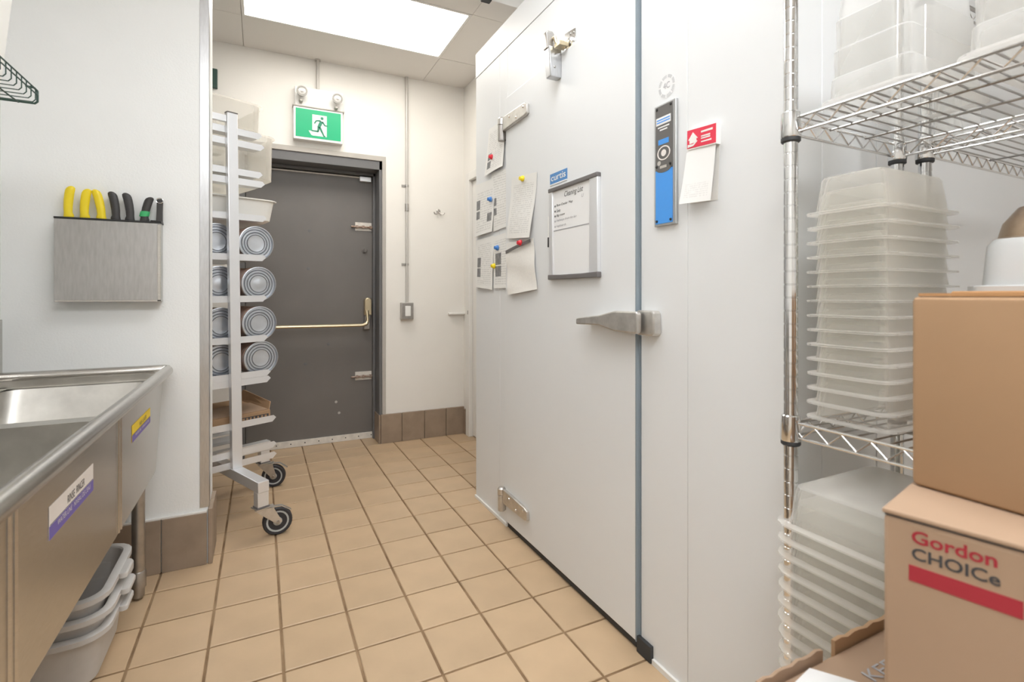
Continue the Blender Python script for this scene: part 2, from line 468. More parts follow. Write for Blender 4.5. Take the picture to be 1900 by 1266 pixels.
# ---- steel corner guard on the end of the partition
cg = MB().box(-.226, -.193, LW - .003, LW, .232, CZ).box(-.196, -.193, LW, LW + .05, .232, CZ)
tag(recenter(obj('corner_guard', cg, 'steel_v', bevel=.001, seg=1)), 'tall brushed steel corner guard on the end of the white wall beside the rack', 'corner guard')

# ================================================================== BACK DOOR
d1 = struct(bpy.data.objects.new('door_1', None)); COL.objects.link(d1); d1.location = (.34, 4.0, 0)
F = f_back(BW)
cs = MB().prism([(D0 - .04, 0.0), (D0, 0.0), (D0, DT), (D1, DT), (D1, .215), (D1 + .026, .215), (D1 + .026, DT + .035), (D0 - .04, DT + .035)], F, -.001, .006)
obj('casing', cs, 'casing', d1, bevel=.001, seg=1)
fr = MB().box(D0, D0 + .03, BW, 4.09, 0, DT).box(D1 - .022, D1, BW + .004, 4.09, 0, DT).box(D0, D1, BW + .004, 4.09, DT - .065, DT)
fr.box(D1 - .04, D1 - .022, 3.96, 4.0, 0, DT - .065).box(D0, D1 - .022, 3.96, 4.0, DT - .085, DT - .065)
obj('door_frame', fr, 'frame_grey', d1, bevel=.002, seg=1)
DL, DR, DY = D0 + .032, .778, 4.0
leaf = obj('door_leaf', MB().box(DL, DR, DY, DY + .045, .012, 2.016), 'door_grey', d1, bevel=.002, seg=1)
obj('weather_strip', MB().box(DR - .004, DR + .006, DY - .006, DY, .83, 1.96).box(DL, DR - .1, DY - .006, DY, 2.004, 2.013), 'sweep', d1)
obj('door_sweep', MB().box(DL, DR - .005, DY - .01, DY, .002, .048), 'sweep', leaf)
for k in range(9):
    x = DL + .1 + k * .095
    obj('screw', MB().lathe([(.0045, 0), (.0045, .002), (.001, .003)], (x, DY - .0095, .026), (X_, Z_, -Y_), 8), 'black', leaf)
def slide_bolt(z):
    m = MB().box(DR - .135, DR - .015, DY - .004, DY, z - .026, z + .034)
    o = obj('slide_bolt', m, 'sweep', leaf, bevel=.001, seg=1); o['label'] = 'worn slide bolt with rusty bar'
    return z
for z in (1.628, .482):
    m = MB().box(DR - .135, DR - .012, DY - .005, DY, z - .028, z + .036)
    o = obj('slide_bolt', m, 'sweep', leaf, bevel=.001, seg=1); o['label'] = 'worn slide bolt with rusty bar'
    m = MB().tube([(DR - .165, DY - .014, z), (DR + .004, DY - .014, z)], .0075, 8)
    for k in (-.13, -.085, -.03): m.box(DR + k, DR + k + .016, DY - .024, DY - .004, z - .011, z + .011)
    obj('bolt_bar', m, 'bolt_rust', leaf)
cl = MB().box(DR - .105, DR - .02, DY - .035, DY, 1.975, 2.012)
o = obj('latch_box', cl, 'alu', leaf, bevel=.003)
o = obj('deadbolt', MB().lathe([(.022, 0), (.022, .006), (.014, .009), (.014, .012)], (.715, DY, 1.45), (X_, Z_, -Y_), 16).box(.709, .721, DY - .024, DY - .01, 1.435, 1.465), 'door_grey', leaf)
for x, z in ((.32, 1.58), (.31, 1.30), (.29, .60), (.45, .74)):
    obj('dent_mark', MB().lathe([(.012, 0), (.006, .0012), (.001, .0015)], (x, DY, z), (X_, Z_, -Y_), 10), 'frame_grey', leaf)
pb = MB()
pb.prism([(.705, .952), (.757, .952), (.757, 1.07), (.745, 1.085), (.718, 1.085), (.705, 1.07)], f_back(DY), 0, .062)
o = obj('panic_bar_case', pb, 'brass', leaf, bevel=.006)
pb = MB().prism([(.70, .845), (.745, .845), (.75, .955), (.712, .955)], f_back(DY), 0, .045)
obj('panic_bar_bracket', pb, 'steel_dull', leaf, bevel=.004)
bar = MB().tube([(DL + .05, DY - .02, 1.0), (DL + .05, DY - .09, .95), (DL + .06, DY - .1, .886), (DL + .1, DY - .1, .882), (.68, DY - .1, .880), (.712, DY - .1, .890), (.722, DY - .09, .915), (.724, DY - .055, .985)], .0125, 10)
obj('push_bar', bar, 'brass', leaf)

# white door in the passage side wall
d2 = struct(bpy.data.objects.new('door_2', None)); COL.objects.link(d2); d2.location = (S1, 3.3, 0)
obj('door_frame', MB().box(S1 - .012, S1 + .1, 3.68, 3.745, 0, 2.06).box(S1 - .012, S1 + .1, 2.7, 3.68, 2.0, 2.06), 'white_paint', d2, bevel=.003)
lf2 = obj('door_leaf', MB().box(S1 + .02, S1 + .06, 2.75, 3.675, .01, 1.995), 'white_paint', d2, bevel=.002)
obj('strike_plate', MB().box(S1 - .0125, S1 - .010, 3.69, 3.71, .955, .985), 'steel_dull', d2)

# ================================================================== THINGS ON THE BACK WALL
# exit sign
es = thing('exit_sign', 'green running man exit sign with two emergency lamp heads above the grey door', 'sign', (.357, BW, 2.18))
obj('lamp_housing', MB().box(.205, .525, BW - .05, BW, 2.405, 2.545), 'white_plastic', es, bevel=.006)
hs = obj('sign_housing', MB().box(.197, .52, BW - .055, BW, 2.18, 2.408), 'white_plastic', es, bevel=.004)
obj('sign_lip', MB().box(.192, .53, BW - .062, BW, 2.405, 2.412), 'casing', es)
FS = f_back(BW - .055)
fp = plate('face_panel', rect(.211, .507, 2.197, 2.392), FS, 0, .0015, 'green_sign', es)
def on_sign(u, v): return (.211 + u * .296, 2.197 + v * .195)
plate('doorway', [on_sign(*p) for p in [(.36, .09), (.68, .09), (.68, .84), (.36, .84)]], FS, .0015, .0020, 'white_plastic', fp)
plate('doorway_light', [on_sign(*p) for p in [(.28, .25), (.36, .25), (.36, .10), (.34, .10)]], FS, .0015, .0020, 'white_plastic', fp)
man = MB()
def limb(a, b, w0, w1):
    a = V((*on_sign(*a), 0)); b = V((*on_sign(*b), 0)); d = (b - a).normalized(); p = V((-d.y, d.x, 0))
    man.prism([tuple((a + p * w0)[:2]), tuple((a - p * w0)[:2]), tuple((b - p * w1)[:2]), tuple((b + p * w1)[:2])], FS, .002, .0026)
man.prism(disc(*on_sign(.575, .735), .0105, 14), FS, .002, .0026)
limb((.565, .63), (.50, .40), .0115, .010)        # trunk
limb((.545, .64), (.45, .63), .0055, .0048); limb((.45, .635), (.405, .52), .005, .0042)   # rear arm
limb((.58, .62), (.64, .485), .0055, .0045); limb((.635, .49), (.70, .485), .0045, .004)   # front arm
limb((.50, .42), (.485, .24), .0075, .006); limb((.49, .25), (.34, .26), .006, .0048)       # rear leg
limb((.525, .40), (.575, .24), .0075, .006); limb((.57, .26), (.62, .10), .006, .005); limb((.615, .105), (.65, .105), .0045, .003)
obj('running_man', man, 'dark_green_sign', fp)
for x, z in ((.248, 2.492), (.478, 2.478)):
    ax = (X_, Z_, -Y_)
    h = obj('lamp_head', MB().lathe([(.012, 0), (.018, .02), (.033, .045), (.036, .055), (.036, .062), (.028, .063), (.025, .058)], (x, BW - .05, z), ax, 20), 'lamp_ring', es)
    obj('lens', MB().lathe([(.0265, .0585), (.024, .062), (.016, .064), (.001, .066)], (x, BW - .05, z), ax, 18), 'lamp_glass', h)
    obj('bulb', MB().lathe([(.010, .064), (.010, .068), (.001, .070)], (x, BW - .05, z), ax, 12), 'steel_dull', h)
    obj('lamp_neck', MB().lathe([(.013, 0), (.013, .03), (.009, .04)], (x - .004, BW - .05, z - .052), ax, 12), 'casing', es)
# conduits and switch
cd = thing('conduit', 'grey metal conduit running down the back wall from ceiling to switch box', 'conduit', (.99, BW, 1.05))
obj('pipe', MB().tube([(.991, BW - .014, CZ), (.993, BW - .014, 1.05)], .0105, 10), 'conduit', cd)
obj('coupling', MB().tube([(.992, BW - .014, 1.745), (.992, BW - .014, 1.80)], .014, 10), 'steel_dull', cd)
for z in (1.937, 1.339):
    obj('pipe_clamp', MB().box(.955, .978, BW - .005, BW, z - .008, z + .008).tube([(.992, BW - .014, z - .008), (.992, BW - .014, z + .008)], .014, 10), 'steel_dull', cd)
c2 = MB().tube([(.357, BW - .016, CZ), (.357, BW - .016, 2.56), (.357, BW - .008, 2.53)], .0105, 10).tube([(.357, BW - .016, 2.755), (.357, BW - .016, 2.765)], .02, 10)
tag(recenter(obj('conduit', c2, 'conduit')), 'short grey metal conduit stub dropping from ceiling above the exit sign', 'conduit')
sw = thing('light_switch', 'grey metal surface box with white light switch at the foot of the conduit', 'switch', (.99, BW, .92))
obj('switch_box', MB().box(.943, 1.037, BW - .045, BW, .922, 1.05), 'casing', sw, bevel=.004)
pl = obj('cover_plate', MB().box(.947, 1.033, BW - .049, BW - .045, .926, 1.046), 'steel_dull', sw, bevel=.001)
obj('rocker', MB().box(.970, 1.012, BW - .054, BW - .049, .948, 1.024), 'white_plastic', pl, bevel=.002)
# coat hook
hk = thing('coat_hook', 'small metal double coat hook screwed to the back wall', 'hook', (1.245, BW, 1.735))
obj('hook_plate', MB().lathe([(.016, 0), (.016, .004), (.010, .008)], (1.245, BW, 1.765), (X_, Z_, -Y_), 14), 'steel_dull', hk)
for s in (-1, 1):
    obj('prong', MB().tube([(1.245, BW - .006, 1.76), (1.245 + s * .018, BW - .018, 1.738), (1.245 + s * .036, BW - .026, 1.738), (1.245 + s * .043, BW - .028, 1.752)], .0042, 8), 'steel_dull', hk)
o = obj('wall_ledge', MB().box(1.325, 1.459, BW - .03, BW, .952, .966), 'white_paint', None, bevel=.002); tag(recenter(o), 'small white ledge strip on the back wall near the corner', 'ledge')
o = obj('wall_box', MB().box(-.31, -.255, BW - .025, BW, 2.45, 2.575), 'green_wire', None, bevel=.003); tag(recenter(o), 'dark narrow box on back wall just past the steel corner guard', 'wall box')

# ================================================================== WALK-IN FREEZER
fz = thing('walk_in_freezer', 'large white walk-in freezer with insulated panels and a wide door', 'freezer', (1.3, 1.6, 0))
FY0, FY1, FTOP = .725, 2.572, 2.424
DYA, DYB, DZ0, DZ1 = 1.237, 2.172, .030, 2.045
PT = .10
def fpanel(y0, y1, z0, z1, name='wall_panel'):
    return obj(name, MB().box(FX, FX + PT, y0 + .0004, y1 - .0004, z0 + .0005, z1 - .0003), 'freezer', fz, bevel=.002, seg=2)
fpanel(2.262, FY1, 0.002, 2.292)
fpanel(DYB + .003, 2.262, 0.002, 2.292)
fpanel(DYA - .010, DYB + .003, DZ1 + .0015, 2.292)
fpanel(1.036, DYA - .010, 0.002, 2.292)
fpanel(FY0, 1.036, 0.002, 2.292)
obj('top_panel', MB().box(FX - .0025, FX + PT, FY0, FY1, 2.2922, FTOP), 'freezer', fz, bevel=.001, seg=1)
obj('roof_panel', MB().box(FX + PT, 2.9, FY0 + PT, FY1 - PT, FTOP - .1, FTOP), 'freezer', fz)
obj('side_panel', MB().box(FX + PT, 1.372, FY0, FY0 + PT, .002, FTOP), 'freezer', fz, bevel=.0025)
obj('side_panel', MB().box(1.375, 2.9, FY0, FY0 + PT, .002, FTOP), 'freezer', fz, bevel=.0025)
obj('side_panel', MB().box(FX + PT, 2.9, FY1 - PT, FY1, .002, FTOP), 'freezer', fz, bevel=.0025)
obj('floor_trim', MB().box(FX - .008, FX + .002, 2.175, FY1, 0, .014), 'white_paint', fz)
obj('floor_trim', MB().box(FX - .008, FX + .002, FY0, 1.17, 0, .016), 'white_paint', fz)
obj('threshold', MB().box(FX + .02, FX + PT, 1.2, DYB, 0, .026), 'dark_gasket', fz)
gk = MB().box(FX - .001, FX + .03, DYA - .0085, DYA - .003, .02, DZ1 + .01)
obj('gasket', gk, 'gasket', fz)
obj('kick_block', MB().box(FX - .012, FX + .05, 1.172, DYA - .004, .002, .05), 'dark_gasket', fz)
DX = 1.043
dr = obj('door', MB().box(DX, FX + .07, DYA, DYB, DZ0, DZ1), 'freezer', fz, bevel=.004)
obj('door_edge_trim', MB().box(DX - .001, FX + .02, DYA - .0035, DYA + .0015, DZ0, DZ1), 'gasket', dr)
obj('door_sweep', MB().box(FX - .002, FX + .04, DYA + .01, DYB - .005, .003, DZ0 + .004), 'dark_gasket', dr)
FD = f_freezer(DX)
# hinges (each: strap on the door, pin barrel on the frame)
def hinge(zc, up):
    y = lambda v: -v
    st = MB().prism([(-2.172, zc - .034), (-2.172, zc + .034), (-1.955, zc + .026 if not up else zc + .03), (-1.93, zc + .018), (-1.93, zc - .022), (-1.955, zc - .028)], FD, 0, .017)
    h = obj('hinge_strap', st, 'cast', dr, bevel=.004)
    for k in (2.10, 2.03, 1.96):
        obj('screw', MB().lathe([(.006, 0), (.005, .003), (.001, .004)], (DX - .017, k, zc + (.012 if k != 2.03 else -.012)), (Y_, Z_, -X_), 8), 'chrome', h)
    b = MB().tube([(DX - .012, 2.192, zc - .075), (DX - .012, 2.192, zc + .0)], .018, 14).box(DX - .012, FX, 2.176, 2.208, zc - .07, zc + .028)
    b2 = obj('hinge_barrel', b, 'steel_dull' if up else 'cast', fz, bevel=.002)
    obj('hinge_cap', MB().lathe([(.019, 0), (.019, .028), (.012, .036)], (DX - .012, 2.192, zc + .002), 'z', 14), 'cast', b2)
hinge(1.918, True); hinge(.150, False)
# closer: body on the header panel, hook plate beside it
FP = f_freezer(FX)
cb = MB().loft([[(.995, 1.672, 1.948), (.995, 1.708, 1.948), (DX, 1.708, 1.948), (DX, 1.672, 1.948)], [(.985, 1.668, 2.062), (.985, 1.712, 2.062), (DX, 1.712, 2.062), (DX, 1.668, 2.062)]])
cl = obj('door_closer', cb, 'steel_v', dr, bevel=.004)
obj('closer_arm', MB().loft([[(.982, 1.676, 2.055), (.982, 1.706, 2.055), (1.022, 1.706, 2.055), (1.022, 1.676, 2.055)], [(.978, 1.678, 2.115), (.978, 1.704, 2.115), (1.015, 1.704, 2.115), (1.015, 1.678, 2.115)], [(.986, 1.680, 2.125), (.986, 1.702, 2.125), (1.008, 1.702, 2.125), (1.008, 1.680, 2.125)]]), 'steel_dull', cl, bevel=.003)
hk_ = obj('hook_plate', MB().prism([(-1.66, 2.050), (-1.585, 2.045), (-1.585, 2.105), (-1.66, 2.115)], FP, 0, .005), 'chrome', fz, bevel=.001)
obj('closer_hook', MB().tube([(1.012, 1.700, 2.10), (1.008, 1.665, 2.095), (1.012, 1.655, 2.06), (1.035, 1.640, 2.052), (1.050, 1.630, 2.075)], .007, 8).box(1.004, 1.045, 1.622, 1.662, 2.050, 2.066), 'brass', hk_, bevel=.001)
for y, z in ((1.598, 2.060), (1.598, 2.092), (1.620, 2.062), (1.620, 2.096)):
    obj('screw', MB().lathe([(.005, 0), (.004, .003), (.001, .004)], (FX - .005, y, z), (Y_, Z_, -X_), 8), 'steel_dull', hk_)
for z in (2.035, 1.985):
    obj('screw', MB().lathe([(.0055, 0), (.0045, .003), (.001, .004)], (1.012, 1.671, z), (X_, Z_, -Y_), 8), 'steel_dull', cl)
# latch
FL = f_freezer(DX)
lb = MB().prism([(-1.47, 1.012), (-1.47, 1.028), (-1.30, 1.052), (-1.245, 1.054), (-1.245, .994), (-1.30, .998)], FL, .0, .022)
lt = obj('door_latch', lb, 'cast', dr, bevel=.004)
obj('latch_lever', MB().prism([(-1.505, 1.003), (-1.505, 1.024), (-1.37, 1.040), (-1.29, 1.056), (-1.185, 1.057), (-1.178, 1.050), (-1.178, .998), (-1.185, .990), (-1.29, .992), (-1.37, 1.006)], FL, .028, .046), 'cast', lt, bevel=.005)
obj('latch_neck', MB().prism(rect(-1.30, -1.255, 1.0, 1.05), FL, .02, .03), 'cast', lt)
obj('latch_keeper', MB().prism([(-1.212, .985), (-1.212, 1.060), (-1.145, 1.060), (-1.137, 1.052), (-1.137, .993), (-1.145, .985)], FP, 0, .031), 'cast', fz, bevel=.005)

# things fixed to the freezer front
o = thing('maker_plate', 'small blue name plate lettered curtis above the whiteboard', 'sign', (DX, 1.692, 1.553))
pl = plate('plate', rect(-1.755, -1.630, 1.548, 1.590), FD, 0, .002, 'sign_blue', o)
plate('stripe', rect(-1.755, -1.630, 1.5445, 1.549), FD, 0, .0024, 'white_plastic', o)
lettering('curtis', FD, -1.6925, 1.572, .108, .024, 'white_plastic', pl, off=.002, bold=.012)
wbd = thing('whiteboard', 'whiteboard with handwritten cleaning list, grey frame with dark ends, on the white door', 'whiteboard', (DX, 1.575, 1.17))
y0, y1, z0, z1 = 1.742, 1.418, 1.175, 1.522
obj('board', MB().prism(rect(-1.72, -1.445, z0 + .01, z1 - .008), FD, .002, .010), 'board_white', wbd)
obj('frame_rail', MB().prism(rect(-y0, -1.715, z0 + .006, z1 - .006), FD, 0, .016), 'alu', wbd, bevel=.003)
obj('frame_rail', MB().prism(rect(-1.466, -y1, z0 + .006, z1 - .006), FD, 0, .016), 'alu', wbd, bevel=.003)
obj('end_cap', MB().prism(rect(-y0 - .002, -y1 + .002, z1 - .010, z1 + .006), FD, 0, .019), 'board_cap', wbd, bevel=.003)
obj('end_cap', MB().prism([(-y0 - .004, z0 - .008), (-y1 + .004, z0 - .008), (-y1 + .004, z0 + .012), (-1.52, z0 + .009), (-1.64, z0 + .009), (-y0 - .004, z0 + .012)], FD, 0, .019), 'board_cap', wbd, bevel=.003)
bd = wbd.children[0]
plate('divider_line', rect(-1.713, -1.468, 1.356, 1.360), FD, .010, .0106, 'ink_light', bd)
def hand(t, y, z, w, h, m='ink'): lettering(t, FD, -y, z, w, h, m, bd, off=.0102, shear=.3, name='handwriting')
hand('Cleaning List', 1.572, 1.487, .125, .026)
for t, z, w, m in (('Base Cooler Mop', 1.454, .115, 'ink'), ('Sinks', 1.434, .03, 'ink'), ('Big room', 1.415, .06, 'ink'), ('Hallways from ice bin', 1.395, .14, 'ink_light'), ('cupboards', 1.374, .07, 'ink_light')):
    hand(t, 1.692 - w / 2, z, w, .012, m)
    plate('bullet', rect(-1.706, -1.699, z - .004, z + .003), FD, .010, .0105, m, bd)
hand('U', 1.512, 1.465, .014, .013, 'ink_light')
mk = thing('marker_pen', 'white whiteboard marker with black cap clipped to the left edge of the whiteboard', 'marker', (DX, 1.752, 1.31))
obj('barrel', MB().tube([(DX - .009, 1.751, 1.337), (DX - .009, 1.749, 1.42)], .0055, 8), 'white_plastic', mk)
obj('cap', MB().tube([(DX - .009, 1.752, 1.298), (DX - .009, 1.751, 1.337)], .0062, 8), 'black', mk)
# control plate
FPL = f_freezer(FX)
cp = thing('alarm_plate', 'tall narrow dark and blue alarm plate screwed to the freezer right of the door', 'control panel', (FX, 1.115, 1.31))
obj('back_plate', MB().prism(rect(-1.157, -1.070, 1.308, 1.662), FPL, 0, .010), 'alu_dark', cp, bevel=.001, seg=1)
up = plate('dark_face', rect(-1.150, -1.082, 1.470, 1.657), FPL, .010, .0115, 'plate_dark', cp)
plate('dark_tab', [(-1.146 + .0, 1.4735)] + [(-1.116 + .03 * math.cos(math.pi + k / 8 * math.pi), 1.4735 - .012 * math.sin(k / 8 * math.pi)) for k in range(9)] + [(-1.086, 1.4735)], FPL, .0112, .0122, 'plate_dark', cp)
plate('blue_face', rect(-1.150, -1.082, 1.314, 1.472), FPL, .010, .0115, 'plate_blue', cp)
for y, z in ((1.144, 1.650), (1.088, 1.650), (1.144, 1.322), (1.088, 1.322), (1.145, 1.482), (1.090, 1.482)):
    obj('screw', MB().lathe([(.004, 0), (.0035, .0025), (.001, .003)], (FX - .0115, y, z), (Y_, Z_, -X_), 8), 'black', cp)
plate('label_strip', rect(-1.147, -1.088, 1.602, 1.624), FPL, .0115, .0122, 'board_white', up)
for i, z in enumerate((1.6165, 1.6095)):
    plate('label_rule', rect(-1.144, -1.091, z - .0018, z + .0018), FPL, .0122, .0125, 'plate_blue', up)
for q_, (w_, z_) in enumerate(((.046, 1.5945), (.030, 1.5865))):
    plate('print_line', rect(-1.117 - w_ / 2, -1.117 + w_ / 2, z_ - .002, z_ + .002), FPL, .0115, .0120, 'board_white', up)
plate('blue_print', rect(-1.138, -1.096, 1.544, 1.559), FPL, .0115, .0120, 'plate_blue', up)
rg = MB()
for k in range(28):
    a0, a1 = 2 * math.pi * k / 28, 2 * math.pi * (k + 1) / 28
    for r0, r1 in ((.022, .026),):
        rg.prism([(-1.116 + r0 * math.cos(a0) , 1.518 + r0 * math.sin(a0)*.8), (-1.116 + r1 * math.cos(a0), 1.518 + r1 * math.sin(a0)*.8), (-1.116 + r1 * math.cos(a1), 1.518 + r1 * math.sin(a1)*.8), (-1.116 + r0 * math.cos(a1), 1.518 + r0 * math.sin(a1)*.8)], FPL, .0115, .0122)
rg.prism(disc(-1.116, 1.518, .010, 14), FPL, .0115, .0125)
obj('dial_print', rg, 'sticker_white', up)
plate('dot_print', disc(-1.135, 1.491, .007, 12), FPL, .0115, .0122, 'casing', up)
plate('print_line', rect(-1.131, -1.104, 1.4745, 1.482), FPL, .0122, .0127, 'casing', up)
# round sticker
rs = thing('round_sticker', 'round grey ring sticker reading 4C on the freezer above the alarm plate', 'sticker', (FX, 1.116, 1.68))
plate('disc_face', disc(-1.116, 1.713, .034, 32), FPL, 0, .0006, 'board_white', rs)
rg = MB()
for k in range(40):
    if k % 5 == 4: continue
    a0, a1 = 2 * math.pi * k / 40, 2 * math.pi * (k + .85) / 40
    rg.prism([(-1.116 + r * math.cos(a), 1.713 + r * math.sin(a)) for r, a in ((.024, a0), (.0325, a0), (.0325, a1), (.024, a1))], FPL, .0006, .0010)
rgo = obj('ring_print', rg, 'freezer_seam', rs)
lettering('4C', FPL, -1.116, 1.715, .026, .018, 'ink_light', rs, off=.0008)
# note pad
print_mat('paper_pad', 34, [], head=.74, margin=.12, base=(.86, .855, .84), strength=.45)
np_ = thing('note_pad', 'magnetic note pad with red header and house picture on the freezer wall', 'note pad', (FX, .98, 1.35))
sheet('pad_sheets', [(FX - .012, 1.021, 1.552), (FX - .012, .924, 1.545), (FX - .012, .938, 1.350), (FX - .012, 1.034, 1.354)], lambda u, v: .022 * (1 - v) ** 1.6 * (0.4 + .6 * (1 - u)), 'paper_pad', np_)
sheet('pad_backing', [(FX - .001, 1.021, 1.552), (FX - .001, .924, 1.545), (FX - .001, .932, 1.352), (FX - .001, 1.028, 1.356)], lambda u, v: .0, 'paper', np_)
obj('pad_spine', MB().prism([(-1.022, 1.500), (-.924, 1.493), (-.923, 1.546), (-1.021, 1.553)], FPL, 0, .0165), 'paper', np_)
FH = f_freezer(FX - .0165)
hd = plate('header', [(-1.021, 1.503), (-.924, 1.496), (-.9235, 1.545), (-1.0205, 1.552)], FH, 0, .0008, 'pad_red', np_)
plate('house_print', [(-1.012, 1.524), (-1.012, 1.514), (-.988, 1.514), (-.988, 1.524), (-.983, 1.524), (-1.0, 1.543), (-1.017, 1.524)], FH, .0008, .0012, 'paper', hd)
plate('hand_print', [(-1.018, 1.505), (-.998, 1.506), (-.984, 1.516), (-.986, 1.518), (-1.0, 1.511), (-1.018, 1.513)], FH, .0012, .0015, 'paper', hd)
for i, (z, w) in enumerate(((1.537, .038), (1.5245, .03), (1.519, .03), (1.510, .034))):
    plate('print_line', [(-.972, z - (.003 if i == 0 else .0015)), (-.972 + w, z - (.003 if i == 0 else .0015) - .002), (-.972 + w, z + .0005), (-.972, z + .0015)], FH, .0008, .0012, 'paper', hd)
# papers
print_mat('paper_a', 24, [(.12, .30, .34, .44), (.12, .12, .34, .27)], head=.1)
print_mat('paper_b', 22, [(.08, .50, .30, .68), (.08, .32, .30, .47), (.70, .22, .92, .38)], head=.18)
print_mat('paper_c', 24, [(.10, .42, .30, .55), (.10, .26, .30, .38)], head=.05)
print_mat('paper_d', 30, [], head=.14)
print_mat('paper_e', 26, [(.10, .42, .32, .62), (.10, .22, .32, .40)], head=.1)
print_mat('paper_f', 22, [(.14, .44, .55, .66), (.14, .22, .55, .42)], head=.1)
print_mat('paper_g', 34, [], head=.05, base=(.84, .82, .78), strength=.2)
def paper(quad, x, m, lab, depth):
    tl, tr, br, bl = quad
    q = [(x, *tl), (x, *tr), (x, *br), (x, *bl)]
    o = sheet('paper_notice', q, depth, m); tag(recenter(o), lab, 'paper', 'papers pinned to the freezer'); return o
PXP = FX - .003
paper([(2.385, 1.958), (2.190, 1.950), (2.200, 1.728), (2.425, 1.722)], PXP - .002, 'paper_a', 'printed page with two photos held by a red magnet, highest on the freezer', lambda u, v: .010 * (1 - v) ** 2 + .004 * math.sin(u * 3))
paper([(2.352, 1.728), (2.165, 1.714), (2.170, 1.434), (2.335, 1.426)], PXP, 'paper_c', 'warm-tinted printed page just left of the door edge behind other pages', lambda u, v: .003 * math.sin(u * 3 + v))
paper([(2.558, 1.703), (2.306, 1.693), (2.335, 1.428), (2.562, 1.421)], PXP - .004, 'paper_b', 'printed page held by a blue magnet at the far edge, middle row', lambda u, v: .006 * (1 - v) ** 2 + .003 * math.sin(u * 4))
paper([(2.551, 1.402), (2.328, 1.408), (2.338, 1.133), (2.555, 1.150)], PXP - .002, 'paper_e', 'printed page at the far freezer edge, lowest row', lambda u, v: .005 * (1 - v) + .002 * math.sin(u * 4))
paper([(2.333, 1.400), (2.160, 1.407), (2.165, 1.139), (2.320, 1.141)], PXP - .001, 'paper_f', 'printed page with dark photos held by blue and yellow magnets, lowest row', lambda u, v: .003 * (1 - v))
paper([(2.098, 1.650), (1.859, 1.624), (1.900, 1.352), (2.145, 1.372)], DX - .003, 'paper_d', 'typed page hanging on the white door under a yellow magnet', lambda u, v: .012 * (1 - v) ** 2 * (.4 + u) + .002 * math.sin(v * 7))
o7 = paper([(2.158, 1.315), (1.892, 1.348), (1.850, 1.130), (2.118, 1.106)], DX - .006, 'paper_g', 'crumpled blank page with dark top stripe under a red magnet on the door', lambda u, v: .008 * (1 - v) + .003 * math.sin(v * 9 + u * 4) + .002 * math.sin(u * 11))
st = sheet('dark_stripe', [(DX - .0115, 2.150, 1.315), (DX - .0115, 1.905, 1.347), (DX - .0115, 1.903, 1.333), (DX - .0115, 2.147, 1.300)], lambda u, v: .0035 * math.sin(u * 3.1), 'board_cap', o7, nx=8, ny=1)
st2 = sheet('slip_top', [(DX - .002, 2.160, 1.352), (DX - .002, 1.892, 1.352), (DX - .002, 1.893, 1.31), (DX - .002, 2.158, 1.30)], lambda u, v: 0, 'paper', o7, nx=3, ny=1)
for (y, z, x, m, where) in ((2.330, 1.803, PXP - .012, 'red', 'red round magnet on the highest printed page'), (2.345, 1.592, PXP - .013, 'blue', 'blue round magnet on the middle row page'),
                            (2.272, 1.340, PXP - .008, 'blue', 'blue round magnet on the lowest row page'), (2.312, 1.252, PXP - .008, 'yellow', 'yellow round magnet between the lowest row pages'),
                            (1.985, 1.622, DX - .008, 'yellow', 'yellow round magnet on the typed page on the door'), (1.990, 1.338, DX - .016, 'red', 'red round magnet on the crumpled page on the door')):
    t = tag(recenter(obj('magnet', MB().lathe([(.013, -.004), (.013, .002), (.010, .006), (.008, .011), (.0085, .014), (.001, .015)], (x, y, z), (Y_, Z_, -X_), 16), m)), where, 'magnet', 'round magnets on the freezer')
# unit hung from the ceiling above the freezer
ac = thing('ceiling_unit', 'grey metal unit hung under the ceiling above the freezer top', 'ceiling unit', (1.6, 2.2, 2.6))
obj('case', MB().box(1.0, 2.3, 1.95, 2.37, 2.645, CZ - .002), 'alu_dark', ac, bevel=.005)
obj('drip_tray', MB().box(.985, 2.31, 1.94, 2.385, 2.625, 2.645), 'alu', ac, bevel=.003)
obj('foot', MB().box(1.0, 1.05, 2.345, 2.38, 2.600, 2.625), 'dark_gasket', ac, bevel=.003)

# ================================================================== KNIFE HOLDER
HX0, HX1, HZ0, HZ1, HY = -.672, -.352, 1.082, 1.385, LW - .055
kh = thing('knife_holder', 'stainless steel wall box holding knives above the sink', 'knife holder', ((HX0 + HX1) / 2, LW, HZ0))
obj('front_sheet', MB().box(HX0, HX1, HY, HY + .002, HZ0, HZ1), 'holder', kh, bevel=.0008, seg=1)
obj('box_body', MB().box(HX0, HX0 + .002, HY + .002, LW, HZ0, HZ1).box(HX1 - .002, HX1, HY + .002, LW, HZ0, HZ1).box(HX0 + .002, HX1 - .002, HY + .002, LW, HZ0, HZ0 + .002).box(HX0 + .002, HX1 - .002, LW - .002, LW, HZ0, HZ1), 'holder', kh)
obj('front_lip', MB().box(HX0 + .002, HX1 + .002, HY - .003, HY, HZ0 - .002, HZ0 + .006).box(HX1 - .010, HX1 + .002, HY - .003, HY, HZ0, HZ1 - .004), 'steel', kh, bevel=.001, seg=1)
obj('slotted_insert', MB().box(HX0 - .001, HX1 + .003, HY - .002, HY + .014, HZ1, HZ1 + .007).box(HX0 - .001, HX1 + .003, LW - .014, LW - .001, HZ1, HZ1 + .007).box(HX0 - .001, HX0 + .012, HY + .014, LW - .014, HZ1, HZ1 + .007).box(HX1 - .010, HX1 + .003, HY + .014, LW - .014, HZ1, HZ1 + .007), 'black', kh, bevel=.001, seg=1)
KY = LW - .028
